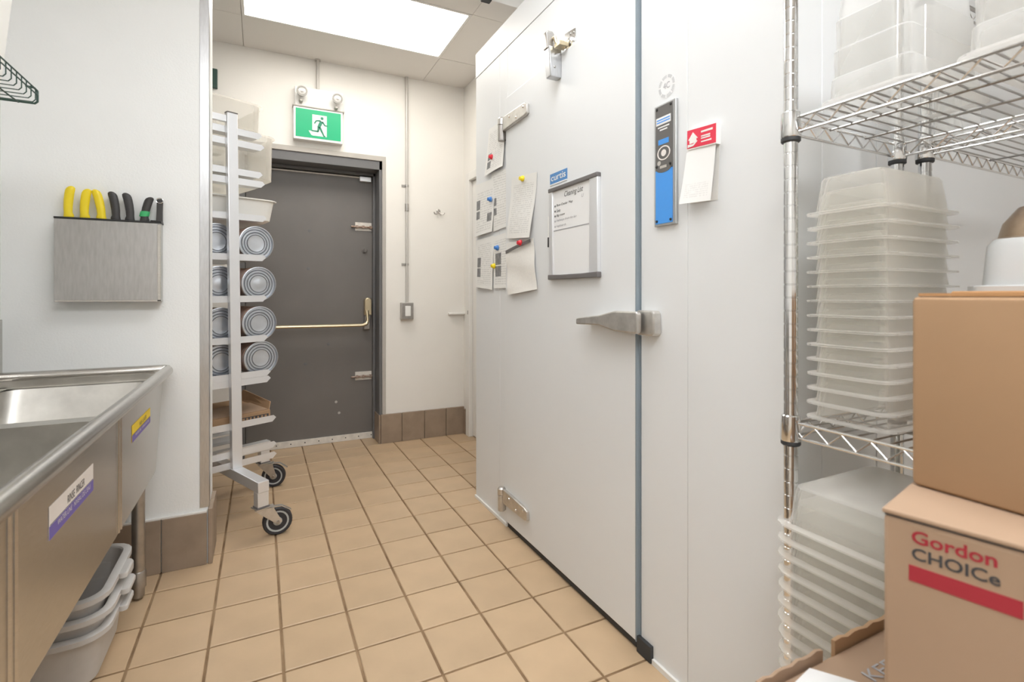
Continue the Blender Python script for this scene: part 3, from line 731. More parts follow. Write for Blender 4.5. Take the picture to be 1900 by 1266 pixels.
def knife(x, m, lean, top, lab, band=None, flip=1):
    k = thing('kitchen_knife', lab, 'knife', (x, KY, HZ1), group='knives in the wall holder')
    prof = [(-.010, .0085, .0), (.003, .0105, -.001), (.010, .0170, -.003), (.016, .0165, -.003), (.026, .0140, -.0005), (.045, .0148, .001), (.070, .0155, .001), (.092, .0158, .000), (.104, .0160, -.0015), (.112, .0140, -.003), (.117, .0085, -.004), (.119, .003, -.004)]
    rings = []
    for z, r, dx in prof:
        zz = HZ1 + z * top
        cx = x + lean * z + dx * flip
        rings.append([(cx + r * .92 * math.cos(2 * math.pi * a / 14), KY + .0090 * min(1, r / .014) * math.sin(2 * math.pi * a / 14), zz) for a in range(14)])
    obj('handle', MB().loft(rings), m, k)
    bl_ = MB().loft([[(x - .011, KY - .001, HZ1 - .010), (x + .012, KY - .001, HZ1 - .010), (x + .012, KY + .001, HZ1 - .010), (x - .011, KY + .001, HZ1 - .010)],
                    [(x - .004, KY - .0006, HZ1 - .16), (x + .008, KY - .0006, HZ1 - .16), (x + .008, KY + .0006, HZ1 - .16), (x - .004, KY + .0006, HZ1 - .16)]])
    obj('blade', bl_, 'steel', k)
    if band:
        rr_ = []
        for z in (.030, .032, .052, .054):
            r = .0158 if z in (.032, .052) else .0140
            cx = x + lean * z + .002 * flip
            rr_.append([(cx + r * math.cos(2 * math.pi * a / 14), KY + .0096 * math.sin(2 * math.pi * a / 14), HZ1 + z * top) for a in range(14)])
        o = obj('tape_band', MB().loft(rr_), band, k); o['label'] = 'green tape wound round the handle'
knife(-.641, 'yellow', .06, 1.05, 'yellow handled knife farthest left in the steel wall holder', flip=-1)
knife(-.594, 'yellow', .07, 1.0, 'yellow handled knife second from left in the holder', flip=-1)
knife(-.536, 'yellow', -.17, 1.0, 'yellow handled knife third from left in the holder, leaning left')
knife(-.493, 'black_knife', -.12, .97, 'black handled knife beside the yellow ones in the holder')
knife(-.449, 'black_knife', -.12, .96, 'black handled knife in the middle of the holder, second black one')
knife(-.412, 'black_knife', .17, .88, 'black handled knife with a green tape band in the holder', 'green_band', -1)
sh = thing('sharpening_steel', 'black handled sharpening steel with ring and flat guard, farthest right in the holder', 'sharpening steel', (-.359, KY, HZ1))
obj('handle', MB().loft([rr(-.359, KY, .0105, .009, .003, HZ1 + .009), rr(-.358, KY, .0095, .009, .003, HZ1 + .05), rr(-.357, KY, .010, .0095, .003, HZ1 + .095), rr(-.357, KY, .006, .006, .003, HZ1 + .099)]), 'black_knife', sh)
obj('guard', MB().box(-.384, -.349, HY - .004, LW - .004, HZ1 + .0065, HZ1 + .011), 'black', sh, bevel=.002)
obj('ring', MB().tube([(-.357 + .012 * math.cos(k / 16 * 2 * math.pi), KY - .011, HZ1 + .091 + .010 * math.sin(k / 16 * 2 * math.pi)) for k in range(16)], .0016, 6, closed=True), 'chrome', sh)
obj('rod', MB().tube([(-.362, KY, HZ1 + .007), (-.362, KY, HZ1 - .2)], .005, 8), 'steel', sh)

# ================================================================== SINK
sk = thing('sink', 'stainless steel three-compartment sink on pipe legs along the left wall', 'sink', (-.58, 1.4, 0))
SY0, SY1 = .42, 2.395
RZ, RXc, RR = .811, -.328, .0195
rim = MB().tube([(-.815, SY1 - .02, RZ + .004), (RXc - .012, SY1 - .02, RZ + .004), (RXc - .003, SY1 - .022, RZ + .002), (RXc, SY1 - .034, RZ), (RXc, SY0, RZ)], RR, 14)
obj('rolled_rim', rim, 'steel', sk)
bowls = [(1.735, 2.345), (1.075, 1.675), (.46, 1.015)]
AX = -.345
dk = MB().box(-.372, AX, SY0, SY1 - .01, .776, .782).box(-.815, -.372, 2.345, SY1 - .02, .776, .782).box(-.815, -.372, 1.675, 1.735, .770, .776).box(-.815, -.372, 1.015, 1.075, .770, .776).box(-.815, -.79, SY0, SY1 - .02, .776, .782).box(-.79, -.372, SY0, .46, .776, .782)
dk.box(-.815, -.345, SY1 - .036, SY1 - .030, .776, RZ - .005)
obj('deck', dk, 'sink_inner', sk, bevel=.0015, seg=1)
YB = 2.225
ap = MB().prism([(SY0, .463), (YB - .02, .463), (YB, .468), (YB + .012, .482), (SY1 - .012, .78), (SY1 - .012, RZ - .004), (SY0, RZ - .004)], f_apron(AX), -.003, .0)
obj('apron', ap, 'steel', sk)
obj('end_sheet', MB().prism([(SY1 - .012, .78), (YB + .012, .482), (YB + .008, .482), (SY1 - .016, .78)], f_apron(AX), -.47, -.003), 'steel', sk)
for q, (a, b_) in enumerate(bowls):
    cy = (a + b_) / 2; hy_ = (b_ - a) / 2; cx, hx_ = -.582, .208
    sl = .065 if q == 0 else 0
    def ring(dx, dy, z, f): return rr(cx, cy - sl * f, hx_ + dx, hy_ + dy - sl * f, .05, z, 5)
    m = MB().loft([ring(.004, .004, .774, 0), ring(-.010, -.002, .525, .9), ring(-.05, -.04, .475, 1), ring(-.052, -.042, .4775, 1), ring(-.012, -.004, .528, .9), ring(0, 0, .7765, 0)], cap0=False, cap1=False, closed=True)
    m.add(ring(-.052, -.042, .476, 1), [tuple(range(24))])
    bo = obj('bowl', m, 'sink_inner', sk)
    obj('drain', MB().lathe([(.045, .0), (.045, .004), (.03, .005), (.028, .001)], (cx, cy, .476), 'z', 18), 'steel_dull', bo)
for y in (1.705, 1.045):
    for dy in (-.012, .012):
        m = MB().loft([[(AX - .002, y + dy - .005, z), (AX + .0035, y + dy - .002, z), (AX + .0035, y + dy + .002, z), (AX - .002, y + dy + .005, z)] for z in (.79, .60, .465)])
        obj('seam_bead', m, 'steel', sk)
obj('backsplash', MB().box(-.832, -.815, SY0, SY1 - .004, .76, 1.02), 'steel', sk, bevel=.003)
for x, y in ((-.40, 2.25), (-.74, 2.25), (-.40, .55), (-.74, .55)):
    l = obj('leg', MB().tube([(x, y, .10), (x, y, .474)], .0205, 14), 'steel_dull', sk)
    obj('foot', MB().lathe([(.024, .0), (.024, .055), (.021, .06)], (x, y, .045), 'z', 14).lathe([(.012, .004), (.019, .012), (.019, .045)], (x, y, 0), 'z', 14), 'steel_dull', l)
# stickers on the apron
FA = f_apron(AX)
def sticker(y0, y1, zc_top, hh, split, top_m, words, lab):
    v1 = zc_top; v0 = v1 - hh
    s = obj('water_line_sticker', MB().prism(rect(y0, y1, v0, v1), FA, .0004, .0010), top_m, sk); s['label'] = lab
    vs = v0 + hh * split
    plate('sticker_band', rect(y0, y1, v0, vs - .001), FA, .001, .0013, 'sticker_purple', s)
    plate('sticker_rule', rect(y0 + .004, y1 - .004, vs, vs + .0012), FA, .001, .0013, 'ink', s)
    w = y1 - y0
    lettering(words[0], FA, y0 + w * .44, v1 - (v1 - vs) * .60, w * .16, (v1 - vs) * .46, 'ink', s, off=.001)
    lettering(words[1], FA, y0 + w * .66, v1 - (v1 - vs) * .56, w * .20, (v1 - vs) * .46, 'ink', s, off=.001)
    lettering('WATER LINE · NIVEAU DE L\'EAU', FA, y0 + w * .53, (v0 + vs) / 2 + (vs - v0) * .16, w * .76, (vs - v0) * .42, 'sticker_white', s, off=.0014)
sticker(1.193, 1.461, .7215, .061, .42, 'sticker_white', ('RINSE', 'RINCER'), 'white and purple water line sticker')
sticker(1.850, 2.123, .7165, .050, .42, 'sticker_yellow', ('WASH', 'LAVER'), 'yellow and purple water line sticker')

# grey bus tubs under the sink
def tub_mesh(cx, cy, hx, hy, H, t, r, flange, lip, wall=.003, n=5):
    z = lambda q: q
    return MB().loft([rr(cx, cy, hx - flange - .0, hy - flange, r, H - lip, n), rr(cx, cy, hx, hy, r + flange, H - lip, n), rr(cx, cy, hx, hy, r + flange, H - .002, n), rr(cx, cy, hx - .003, hy - .003, r + flange, H, n),
                      rr(cx, cy, hx - flange, hy - flange, r, H, n), rr(cx, cy, hx - flange - wall, hy - flange - wall, r, H - .004, n),
                      rr(cx, cy, hx - flange - t + .012, hy - flange - t + .012, r, .018, n), rr(cx, cy, hx - flange - t - .012, hy - flange - t - .012, r * .8, wall, n),
                      rr(cx, cy, hx - flange - t - .010, hy - flange - t - .010, r * .8, 0, n), rr(cx, cy, hx - flange - t + .012 + wall, hy - flange - t + .012 + wall, r, .014, n)], closed=True, cap0=False, cap1=False), (cx, cy)
TUBL = ['uppermost grey plastic bus tub, top of the stack of three under the sink', 'middle grey plastic bus tub of the three nested under the sink', 'lowest grey plastic bus tub standing on the floor tiles under the sink']
for k in range(3):
    dz = .046 * k
    cx, cy = -.603 + .004 * math.sin(k * 2.1), 1.962 - .008 * (2 - k)
    t = thing('bus_tub', TUBL[2 - k], 'tub', (cx, cy, dz + .0005), group='grey bus tubs under the sink')
    m, _ = tub_mesh(0, 0, .218, .195, .165, .030, .055, .022, .016)
    N = 24
    m.add(rr(0, 0, .218 - .022 - .030 - .012, .195 - .022 - .030 - .012, .044, .0015, 5), [tuple(range(24))])
    obj('body', m, 'grey_plastic', t, world=False)
    for s in (1, -1):
        obj('grip', MB().loft([rr(s * .226, 0, .012, .05, .011, .148), rr(s * .226, 0, .012, .05, .011, .158), rr(s * .222, 0, .012, .05, .011, .163)]), 'grey_plastic', t, world=False)

# ================================================================== GREEN WIRE SHELF, LEFT
gs = thing('wire_shelf', 'dark green coated wire shelf on the left wall above the sink', 'shelf', (-.66, 1.2, 1.57))
YE, XF, XB, ZB, ZT = 1.62, -.489, -.83, 1.573, 1.613
end = MB().tube([(XF - .022, YE, ZT), (XF - .006, YE, ZT - .002), (XF, YE, ZT - .010), (XF, YE, ZB + .005), (XF - .005, YE, ZB), (XB, YE, ZB)], .0026, 8)
obj('end_frame', end, 'green_wire', gs)
obj('front_wire', MB().tube([(XF, YE, ZT - .008), (XF, .5, ZT - .008)], .0018, 6), 'green_wire', gs)
obj('front_wire', MB().tube([(XF, YE, ZT - .019), (XF, .5, ZT - .019)], .0016, 6), 'green_wire', gs)
obj('support_wire', MB().tube([(XF - .035, YE, ZB - .002), (XF - .06, .5, ZB - .002)], .0018, 6), 'green_wire', gs)
for k in range(1, 40):
    y = YE - .012 - .0265 * (k - 1)
    obj('cross_wire', MB().tube([(XF, y, ZT - .008), (XF, y, ZB + .006), (XF - .005, y, ZB), (XB, y, ZB)], .0013, 5), 'green_wire', gs)
o = thing('food_box', 'translucent white plastic box on the green wire shelf', 'box', (-.62, 1.30, 1.577))
m = MB().loft([rr(-.655, 1.40, .13, .155, .03, 1.5765), rr(-.655, 1.40, .15, .175, .03, 1.86)], cap0=True)
obj('box_body', m, 'white_tub', o)
obj('box_lid', MB().loft([rr(-.655, 1.40, .158, .183, .03, 1.861), rr(-.655, 1.40, .158, .183, .03, 1.878)]), 'white_tub', o)

# ================================================================== SHEET PAN RACK (leans a touch, as in the photo)
rk = thing('pan_rack', 'tall white aluminium pan rack on castors loaded with tubs and cans', 'rack', (.0113, 2.5575, 0), R(24.2))
rk.rotation_euler = (0, R(-.8), R(24.2))
def L(name, mb, m, parent=rk, **k): return obj(name, mb, m, parent, world=False, **k)
ZB_ = .262; XL = -.385
L('base_bar', MB().box(-.025, .025, -.005, .85, ZB_ - .05, ZB_), 'alu', bevel=.003)
L('base_bar', MB().box(XL + .025, -.026, .60, .65, ZB_ - .05, ZB_), 'alu', bevel=.003)
L('base_bar', MB().box(.026, .315, .60, .65, ZB_ - .05, ZB_), 'alu', bevel=.003)
L('base_bar', MB().box(XL - .025, XL + .025, .275, .85, ZB_ - .05, ZB_), 'alu', bevel=.003)
for px, py in ((0, .283), (0, .818), (XL, .30), (XL, .818)):
    p = L('post', MB().box(px - .024, px + .024, py - .014, py + .016, ZB_, 1.988), 'alu', bevel=.003)
    L('post_cap', MB().box(px - .0245, px + .0245, py - .0145, py + .0165, 1.986, 1.992), 'board_cap', p)
L('top_bar', MB().box(XL + .025, -.025, .274, .294, 1.940, 1.972), 'alu', bevel=.002)
L('top_bar', MB().box(XL + .025, -.025, .811, .831, 1.940, 1.972), 'alu', bevel=.002)
zs_ = lambda z: 1.106 + (z - 1.106) * 1.023
near_z = [zs_(z) for z in (1.893, 1.838, 1.70, 1.655, 1.485, 1.289, 1.087, .889, .714, .682, .478, .345, .292)]
tipx = [.154, .164, .154, .164, .17, .165, .165, .168, .18, .18, .205, .205, .205]
for z, tx in zip(near_z, tipx):
    for y0, s in ((.300, 1), (.801, -1)):
        m = MB()
        m.prism([(XL, z - .016), (tx - .02, z - .016), (tx, z + .003), (tx - .012, z + .016), (XL, z + .016)], (V((0, y0, 0)), X_, Z_, -Y_), -.0015, .0015)
        fw = .10 if z == near_z[2] else .062
        m.box(XL, tx - .025, min(y0, y0 + s * fw), max(y0, y0 + s * fw), z - .016, z - .0135)
        L('ledge', m, 'alu')
# castors: mount (mx,my), wheel offset direction
def caster(mx, my, ox, oy):
    d = V((ox, oy, 0)).normalized(); p = V((-d.y, d.x, 0)); ax = (V((0, 0, 1)), d, p)
    wc = V((mx, my, .0635)) + V((ox, oy, 0))
    # the rack leans, so keep the wheel on the floor
    wc.z += -math.sin(R(.8)) * wc.x
    TP = .140
    f = MB().box(mx - .034, mx + .034, my - .030, my + .030, TP - .004, TP)
    for s in (-1, 1):
        q = p * (s * .022)
        b0 = V((mx, my, TP - .010)) + q
        pts = [b0 - d * .026, b0 + d * .050, V((wc.x, wc.y, wc.z)) + q + d * .018, V((wc.x, wc.y, wc.z - .012)) + q, V((wc.x, wc.y, wc.z)) + q - d * .014]
        f.loft([[tuple(v - p * .0015) for v in pts], [tuple(v + p * .0015) for v in pts]])
    q0 = V((mx, my, 0))
    f.loft([[tuple(q0 + d * a + p * b_ + Z_ * z) for a, b_ in ((-.028, -.0235), (.052, -.0235), (.052, .0235), (-.028, .0235))] for z in (TP - .012, TP - .006)])
    c = L('caster', f, 'cast')
    L('tire', MB().lathe([(.047, -.014), (.0585, -.016), (.0635, -.010), (.0635, .010), (.0585, .016), (.047, .014)], tuple(wc), ax, 28), 'rubber', c)
    L('hub', MB().lathe([(.010, -.018), (.014, -.016), (.030, -.010), (.043, -.015), (.048, -.0155), (.048, .0155), (.043, .015), (.030, .010), (.014, .016), (.010, .018)], tuple(wc), ax, 24), 'hub', c)
    L('axle_nut', MB().lathe([(.008, -.030), (.008, .030)], tuple(wc), ax, 6), 'steel_dull', c)
    L('brake_lever', MB().loft([[tuple(q0 + d * a + p * b_ + Z_ * (TP - .012 + dz + h)) for b_, h in ((-.011, 0), (.011, 0), (.011, .004), (-.011, .004))] for a, dz in ((.05, 0), (.085, -.002), (.125, -.030))]), 'cast', c)
for mx, my, ox, oy in ((0, .022, .062, -.022), (.285, .625, .042, -.030), (XL, .32, .04, .035), (XL, .80, .03, .03)):
    L('leg', MB().box(mx - .025, mx + .025, my - .022, my + .022, .144, ZB_ - .05), 'alu', bevel=.003)
    L('leg_cap', MB().box(mx - .027, mx + .027, my - .024, my + .024, .1405, .147), 'board_cap')
    caster(mx, my, ox, oy)
# things on the rack, placed in the rack's own frame
RM = Matrix.Translation((.0113, 2.5575, 0)) @ rk.rotation_euler.to_matrix().to_4x4()
def on_rack(name, lab, cat, loc, group=None):
    t = thing(name, lab, cat, tuple(RM @ V(loc)), 0, group); t.rotation_euler = rk.rotation_euler.copy(); return t
for k, z in enumerate(near_z[5:9]):
    zl = z - .0132
    t = on_rack('sheet_pan', 'aluminium sheet pan under the %s row of cans on the rack' % ['uppermost', 'second', 'third', 'lowest'][k], 'pan', (-.105, .55, zl), 'sheet pans under the cans')
    m, _ = tub_mesh(0, 0, .27, .226, .012, .004, .012, .005, .003, .0012, 3)
    m.add(rr(0, 0, .26, .216, .01, .0008, 3), [tuple(range(16))])
    obj('tray', m, 'alu_dark', t, world=False)
    zc = zl + .0014 + .087
    for j, (cx, rr0) in enumerate(((.128 + [0, .010, .010, .016][k], .0845), (-.053 + [0, .008, .012, .012][k], .0845))):
        c = on_rack('food_can', '%s large steel food can lying in the %s row of the rack' % (['right hand', 'left hand'][j], ['uppermost', 'second', 'third', 'lowest'][k]), 'can', (cx, .325 + .01 * j, zc), 'large cans lying on the rack')
        r = .0845; ay = (X_, Z_, Y_)
        lid = [(.0845, 0), (.0845, -.004), (.081, -.005), (.079, -.002), (.0765, .007), (.072, .007), (.069, .002), (.066, .002), (.063, .007), (.059, .007), (.056, .002), (.053, .002), (.050, .007), (.046, .007), (.043, .003), (.04, .004), (.02, .004 if k != 1 else -.001), (.001, .004 if k != 1 else -.003)]
        lid = [(a * 1.03, b) for a, b in lid]
        ce = obj('can_end', MB().lathe([(.086, .006)] + lid, (0, 0, 0), ay, 36), 'can_steel', c, world=False)
        for gr in (.0695, .056, .0435):
            g_ = MB().loft([[(rad * math.cos(2 * math.pi * q / 36), hh, rad * math.sin(2 * math.pi * q / 36)) for q in range(36)] for rad, hh in ((gr - .0016, .0012), (gr + .0016, .0012), (gr + .0016, .003), (gr - .0016, .003))], closed=True)
            obj('lid_groove_shade', g_, 'groove_shade', ce, world=False)
        obj('can_body', MB().lathe([(.080, .014), (.0855, .0145), (.0855, .172), (.087, .175), (.087, .179), (.08, .179), (.078, .176)], (0, 0, 0), ay, 36), 'can_label', c, world=False)
# carton
def carton(t, x0, x1, y0, y1, z0, z1, m='cardboard', **k): return obj('carton_body', MB().box(x0, x1, y0, y1, z0, z1), m, t, world=False, bevel=.003, **k)
t = on_rack('cardboard_box', 'flat brown cardboard carton with printed black strip on the lower rack ledge', 'box', (-.16, .55, near_z[10] - .0130))
carton(t, -.20, .355, -.21, .20, 0, .052)
obj('printed_strip', MB().box(.17, .345, -.2108, -.2102, .010, .034), 'ink', t, world=False)
for k in range(9):
    obj('printed_bar', MB().box(.176 + k * .0185, .176 + k * .0185 + random.uniform(.007, .013), -.2113, -.2108, .0135, .0305), 'cardboard', t, world=False)
obj('top_flap', MB().loft([[(-.20, -.20, .053), (.345, -.20, .053), (.345, -.20, .056), (-.20, -.20, .056)], [(-.20, .0, .060), (.340, .0, .060), (.340, .0, .063), (-.20, .0, .063)]]), 'cardboard_pale', t, world=False)
obj('end_flap', MB().loft([[(.350, -.20, .05), (.354, -.20, .05), (.354, .19, .05), (.350, .19, .05)], [(.372, -.17, .085), (.376, -.17, .085), (.376, .16, .11), (.372, .16, .11)]]), 'cardboard', t, world=False)
t = on_rack('cardboard_box', 'low brown carton behind the cans at the back of the rack', 'box', (-.12, .70, near_z[7] - .0118))
carton(t, -.22, .10, -.06, .06, 0, .11)
# tubs
def rtub(lab, loc, hx, hy, H, m, name='food_tub', t=.03, fl=.014, lip=.006, r=.04, cat='tub', group='plastic tubs on the rack'):
    q = on_rack(name, lab, cat, loc, group)
    mm, _ = tub_mesh(0, 0, hx, hy, H, t, r, fl, lip, .0025, 5)
    mm.add(rr(0, 0, hx - fl - t - .011, hy - fl - t - .011, r * .8, .001, 5), [tuple(range(24))])
    obj('tub_body', mm, m, q, world=False)
    return q
rtub('white rectangular tub jutting past the ledge above the cans on the rack', (-.045, .55, near_z[4] - .013), .305, .215, .12, 'white_tub')
rtub('clear shallow tub on the ledge above the white tub on the rack', (-.085, .55, near_z[3] - .013), .27, .22, .040, 'clear_tub', t=.012)
rtub('large clear tub with rounded corners under the topmost tub on the rack', (-.040, .55, near_z[2] - .013), .315, .185, .245, 'clear_tub', r=.05, t=.02)
rtub('topmost clear tub nested above the other on the rack', (-.075, .55, near_z[2] + .2335), .285, .183, .15, 'clear_tub', r=.05, t=.02)

# ================================================================== WIRE SHELVING, RIGHT
def post(t, x, y, z1, r=.0127, z0=0.0):
    prof = [(.016, z0), (.016, z0 + .02), (r, z0 + .025)]
    z = z0 + .06
    while z < z1 - .03:
        prof += [(r, z - .0015), (r - .0009, z - .0008), (r - .0009, z + .0008), (r, z + .0015)]; z += .0254
    prof += [(r, z1), (r * .6, z1 + .004)]
    return obj('post', MB().lathe(prof, (x, y, 0), 'z', 14), 'chrome', t)
def collar(t, p, x, y, z):
    c = obj('collar', MB().lathe([(.0175, z - .036), (.0185, z - .034), (.0165, z + .012), (.0145, z + .014)], (x, y, 0), 'z', 14), 'chrome', p)
    obj('sleeve', MB().lathe([(.0155, z - .045), (.0175, z - .043), (.0175, z - .036), (.0150, z - .034)], (x, y, 0), 'z', 14), 'dark_gasket', p)
def wire_level(t, x0, x1, y0, y1, z, step=.0262, along='x'):
    """rectangle with double rails and zigzag truss; cross wires run along x"""
    for (a, b) in (((x0, y0), (x0, y1)), ((x1, y0), (x1, y1)), ((x0, y0), (x1, y0)), ((x0, y1), (x1, y1))):
        A, B = V((*a, 0)), V((*b, 0)); d = (B - A); Ln = d.length; d.normalize()
        m = MB().tube([tuple(A + Z_ * z), tuple(B + Z_ * z)], .0028, 8).tube([tuple(A + Z_ * (z - .028)), tuple(B + Z_ * (z - .028))], .0028, 8)
        n = max(2, int(Ln / .048)); pts = []
        for k in range(n * 2 + 1): pts.append(tuple(A + d * (Ln * k / (2 * n)) + Z_ * (z - (.003 if k % 2 == 0 else .025))))
        m.tube(pts, .002, 6)
        obj('shelf_rail', m, 'chrome_wire', t)
    m = MB(); y = y0 + step / 2
    while y < y1:
        m.tube([(x0, y, z + .0015), (x1, y, z + .0015)], .0018, 6); y += step
    for k in (1, 2): m.tube([(x0 + (x1 - x0) * k / 3, y0, z - .003), (x0 + (x1 - x0) * k / 3, y1, z - .003)], .0024, 6)
    sw_ = obj('shelf_wires', m, 'shelf_wire', t); sw_['kind'] = 'stuff'
U1 = thing('wire_shelving', 'chrome wire shelving unit with grooved posts beside the freezer corner', 'shelving', (1.1, .2, 0))
PX0, PX1, PYF, PYN = .922, 1.293, .640, -.62
LV = [1.447, .860, .325]
for x, y in ((PX0, PYF), (PX1, PYF), (PX0, PYN), (PX1, PYN)):
    p = post(U1, x, y, 1.92)
    for z in LV: collar(U1, p, x, y, z)
for z in LV: wire_level(U1, PX0, PX1, PYN, PYF, z)
U2 = thing('wire_shelving', 'second chrome wire shelving unit standing behind the first', 'shelving', (1.6, .2, 0))
for x, y in ((1.336, .606), (2.25, .606), (1.336, -.62), (2.25, -.62)):
    p = post(U2, x, y, 1.92)
    for z in (1.447, 1.80): collar(U2, p, x, y, z)
for z in (1.447, 1.80): wire_level(U2, 1.336, 2.25, -.62, .606, z, step=.022)

# inverted food pans, nested
def pan_mesh(hx, hy, H, fl, t, r, steps=()):
    """upside-down pan, rim at z=0"""
    n = 4; w = .0016
    q = lambda z: t * z / H
    R0 = [rr(0, 0, hx, hy, r + fl, 0, n), rr(0, 0, hx, hy, r + fl, .0035, n), rr(0, 0, hx - fl, hy - fl, r, .0045, n)]
    for s in steps:
        R0 += [rr(0, 0, hx - fl - q(s) + .000, hy - fl - q(s) + .000, r, s - .002, n), rr(0, 0, hx - fl - q(s) - .003, hy - fl - q(s) - .003, r, s + .002, n)]
    R0 += [rr(0, 0, hx - fl - t - .004 * bool(steps), hy - fl - t - .004 * bool(steps), r, H - .008, n), rr(0, 0, hx - fl - t - .003 - .004 * bool(steps), hy - fl - t - .003 - .004 * bool(steps), r, H - .002, n), rr(0, 0, hx - fl - t - .009, hy - fl - t - .009, r * .7, H, n)]
    m = MB().loft(R0, cap0=False, cap1=True)
    m.loft([rr(0, 0, hx - fl - t - .011, hy - fl - t - .011, r * .7, H - w, n), rr(0, 0, hx - fl - t - .006, hy - fl - t - .006, r, H - .009, n), rr(0, 0, hx - fl - w - .002, hy - fl - w - .002, r, .0, n)], cap0=True, cap1=False)
    # join inner wall foot to the rim foot
    a = rr(0, 0, hx - fl - w - .002, hy - fl - w - .002, r, 0, n); b = rr(0, 0, hx, hy, r + fl, 0, n); N = len(a)
    m.add(a + b, [(k, (k + 1) % N, N + (k + 1) % N, N + k) for k in range(N)])
    return m
def stack(mesh_args, m, x, y, z0, dz, n, where, grp, jx=.0009, cat='food pan'):
    first = None
    for k in range(n):
        lab = 'translucent upside-down pan, %s of the stack %s' % (ORD[n - 1 - k] + ('' if n - 1 - k == 0 else ' from the top'), where)
        if k == n - 1: lab = 'translucent upside-down plastic food pan, topmost of the stack %s' % where
        if first is None:
            o = obj('food_pan', pan_mesh(*mesh_args), m); first = o
        else:
            o = first.copy(); COL.objects.link(o)
        o.location = (x + random.uniform(-jx, jx), y + random.uniform(-jx, jx), z0 + dz * k); tag(o, lab, cat, grp)
stack((.1325, .081, .074, .016, .007, .016), 'pp', 1.098, .571, LV[1] + .0036, .0286, 15, 'on the middle wire shelf', 'small pans on the middle shelf')
stack((.1625, .265, .074, .018, .008, .022), 'pp', 1.052, .398, LV[2] + .0036, .0306, 12, 'on the lowest wire shelf', 'large pans on the lowest shelf')
SA = (.1325, .081, .26, .014, .012, .014, (.045, .095, .15))
def deep(x, y, z, lab, args=SA):
    o = obj('deep_food_pan', pan_mesh(*args), 'pp_deep'); o.location = (x, y, z); tag(o, lab, 'food pan', 'deep pans on the upper shelf')
deep(1.040, .503, LV[0] + .0036, 'deep translucent plastic pan upside down at the post end of the upper shelf')
deep(1.040, .300, LV[0] + .0036, 'deep translucent plastic pan upside down at the right edge of the upper shelf')
deep(1.378, .565, LV[0] + .0036, 'bluish deep plastic pan on the rear shelving between the two deep pans', (.058, .034, .27, .006, .008, .01, (.16,)))

# carton, grey tub and bowl on the middle shelf
t = thing('cardboard_box', 'brown carton on the middle wire shelf under the upturned grey tub', 'box', (1.11, .20, LV[1] + .0036))
obj('carton_body', MB().box(.955, 1.275, .02, .400, LV[1] + .0036, 1.112), 'cardboard_edge', t, bevel=.003)
GTX = .042
t = thing('grey_tub', 'upturned light grey plastic tub on the carton behind the upper box', 'tub', (1.13, .24, 1.1125))
m = MB().loft([rr(1.15 + GTX, .235, .165, .185, .04, 1.1125), rr(1.15 + GTX, .235, .165, .185, .04, 1.120), rr(1.15 + GTX, .235, .150, .170, .035, 1.122), rr(1.15 + GTX, .235, .146, .166, .035, 1.185), rr(1.15 + GTX, .235, .138, .158, .03, 1.196)])
obj('tub_shell', m, 'grey_tub', t)
t = thing('metal_bowl', 'brownish upturned metal bowl sitting on the grey tub', 'bowl', (1.16, .25, 1.196))
obj('bowl_shell', MB().lathe([(.085, 0), (.086, .004), (.080, .006), (.074, .03), (.055, .056), (.03, .064), (.001, .065)], (1.165, .335, 1.1965), 'z', 28), 'bowl_brown_reflection', t)

# ================================================================== CARDBOARD STACK, FRONT RIGHT
# supporting carton on the floor (below the frame), open carton, printed carton, top carton
t = thing('cardboard_box', 'plain brown carton on the floor under the open carton', 'box', (.715, .23, 0))
obj('carton_body', MB().box(.565, .862, .03, .43, 0.0, .300), 'cardboard', t, bevel=.003)
OZ = .608
t = thing('cardboard_box', 'open-topped brown carton with torn flaps, lowest in view beside the pans', 'box', (.715, .23, .3005))
bx = MB().box(.560, .868, .03, .435, .3005, OZ - .006)
obj('carton_body', bx, 'cardboard', t, bevel=.003)
ld = obj('lid_flap', MB().loft([[(.572, .03, OZ - .004), (.866, .03, OZ - .004), (.866, .03, OZ), (.572, .03, OZ)], [(.576, .428, OZ - .006), (.864, .428, OZ - .004), (.864, .428, OZ), (.576, .428, OZ - .001)]]), 'cardboard_pale', t)
def wavy(a, b, h0, h1, th, n=10, amp=.002):
    a, b = V(a), V(b); d = (b - a).normalized(); p = V((-d.y, d.x, 0)); rings = []
    for k in range(n + 1):
        f = k / n; c_ = a.lerp(b, f); h = h0 + (h1 - h0) * f + amp * math.sin(k * 2.3)
        rings.append([tuple(c_ + Z_ * (OZ - .02)), tuple(c_ + p * th + Z_ * (OZ - .02)), tuple(c_ + p * th + Z_ * (OZ + h)), tuple(c_ + Z_ * (OZ + h))])
    return MB().loft(rings)
obj('rear_flap', wavy((.715, .436, 0), (.868, .436, 0), .016, .013, -.005), 'cardboard', t)
obj('rear_flap', wavy((.560, .436, 0), (.690, .436, 0), .010, .012, -.004), 'cardboard_pale', t)
obj('side_flap', wavy((.566, .03, 0), (.566, .432, 0), .004, .008, -.006), 'cardboard', t)
FT = (V((0, 0, OZ)), X_, Y_, Z_)
lettering('KEEP', FT, .745, .384, .075, .018, 'ink_light', ld, off=.0002)
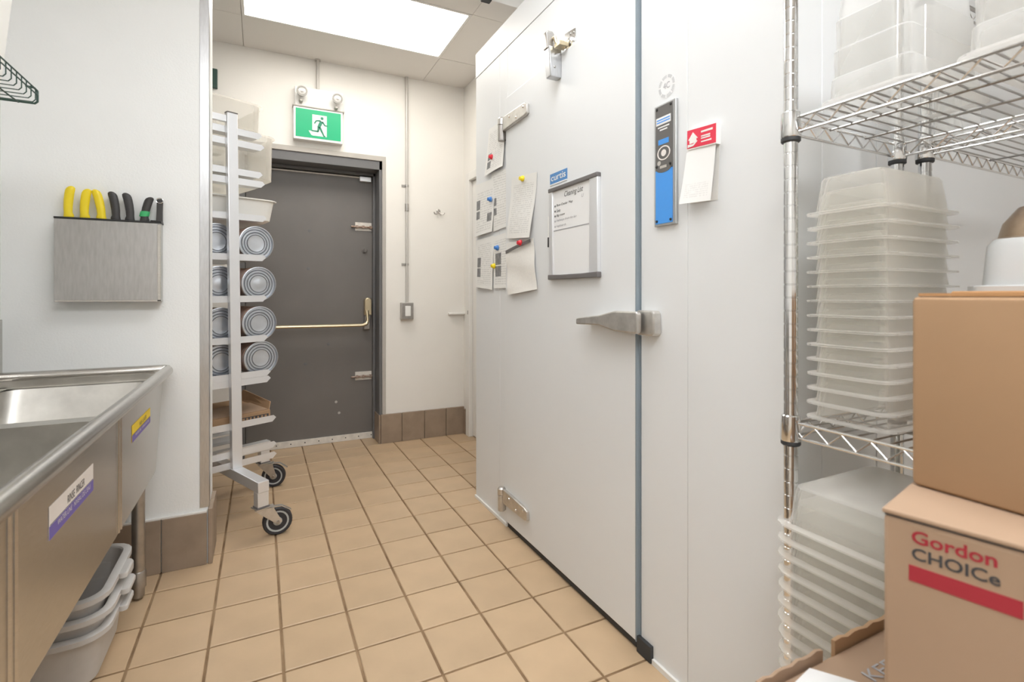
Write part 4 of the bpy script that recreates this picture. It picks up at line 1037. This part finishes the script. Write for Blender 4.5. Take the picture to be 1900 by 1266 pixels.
obj('paper_label', MB().prism([(.600, .418), (.628, .36), (.690, .38), (.655, .428)], FT, 0, .0008), 'board_white', ld)
# printed carton (turned a little)
GZ0, GZ1 = .6095, .896
ang = math.atan2(.22, .975)
pc = thing('cardboard_box', 'brown carton printed Gordon CHOICE in red and black, under the plain top carton', 'box', (.551, .285, GZ0), ang)
obj('carton_body', MB().box(0, .30, -.40, 0, 0, GZ1 - GZ0 - .006), 'cardboard_pale', pc, world=False, bevel=.004)
obj('top_flap', MB().box(-.0015, .30, -.40, .001, GZ1 - GZ0 - .0045, GZ1 - GZ0), 'cardboard_pale', pc, world=False, bevel=.0015)
obj('flap_gap', MB().box(.001, .299, -.398, -.001, GZ1 - GZ0 - .0062, GZ1 - GZ0 - .0042), 'ink', pc, world=False)
GM = Matrix.Translation((.551, .285, GZ0)) @ Matrix.Rotation(ang, 4, 'Z')
gd = V((math.sin(ang), -math.cos(ang), 0)); gn = V((-gd.y, gd.x, 0)) * -1
gn = gd.cross(Z_)
FG = (V((.551, .285, 0)), gd, Z_, gn)
pb = pc.children[0]
lettering('Gordon', FG, .0525, .8765, .0595, .0125, 'ink_red', pb, off=.0004, bold=.02)
lettering('CHOICe', FG, .0535, .8605, .0615, .0115, 'ink', pb, off=.0004, bold=.018)
plate('red_bar', rect(.0205, .098, .8335, .8485), FG, 0, .0006, 'ink_red', pb)
t = thing('cardboard_box', 'plain brown carton on top of the printed carton, nearest the camera', 'box', (.77, .10, GZ1 + .0005))
obj('carton_body', MB().box(.645, .895, -.15, .306, GZ1 + .0005, 1.1045), 'cardboard', t, bevel=.006, seg=3)
obj('top_flap', MB().loft([[(.648, -.15, 1.1048), (.89, -.15, 1.1048), (.89, -.15, 1.1088), (.648, -.15, 1.1088)], [(.648, .300, 1.1048), (.89, .300, 1.1048), (.89, .300, 1.108), (.648, .300, 1.108)]]), 'cardboard_edge', t)
obj('corner_tear', MB().lathe([(.001, 0), (.004, .001), (.001, .002)], (.6455, .297, 1.085), 'x', 8), 'ink', t)
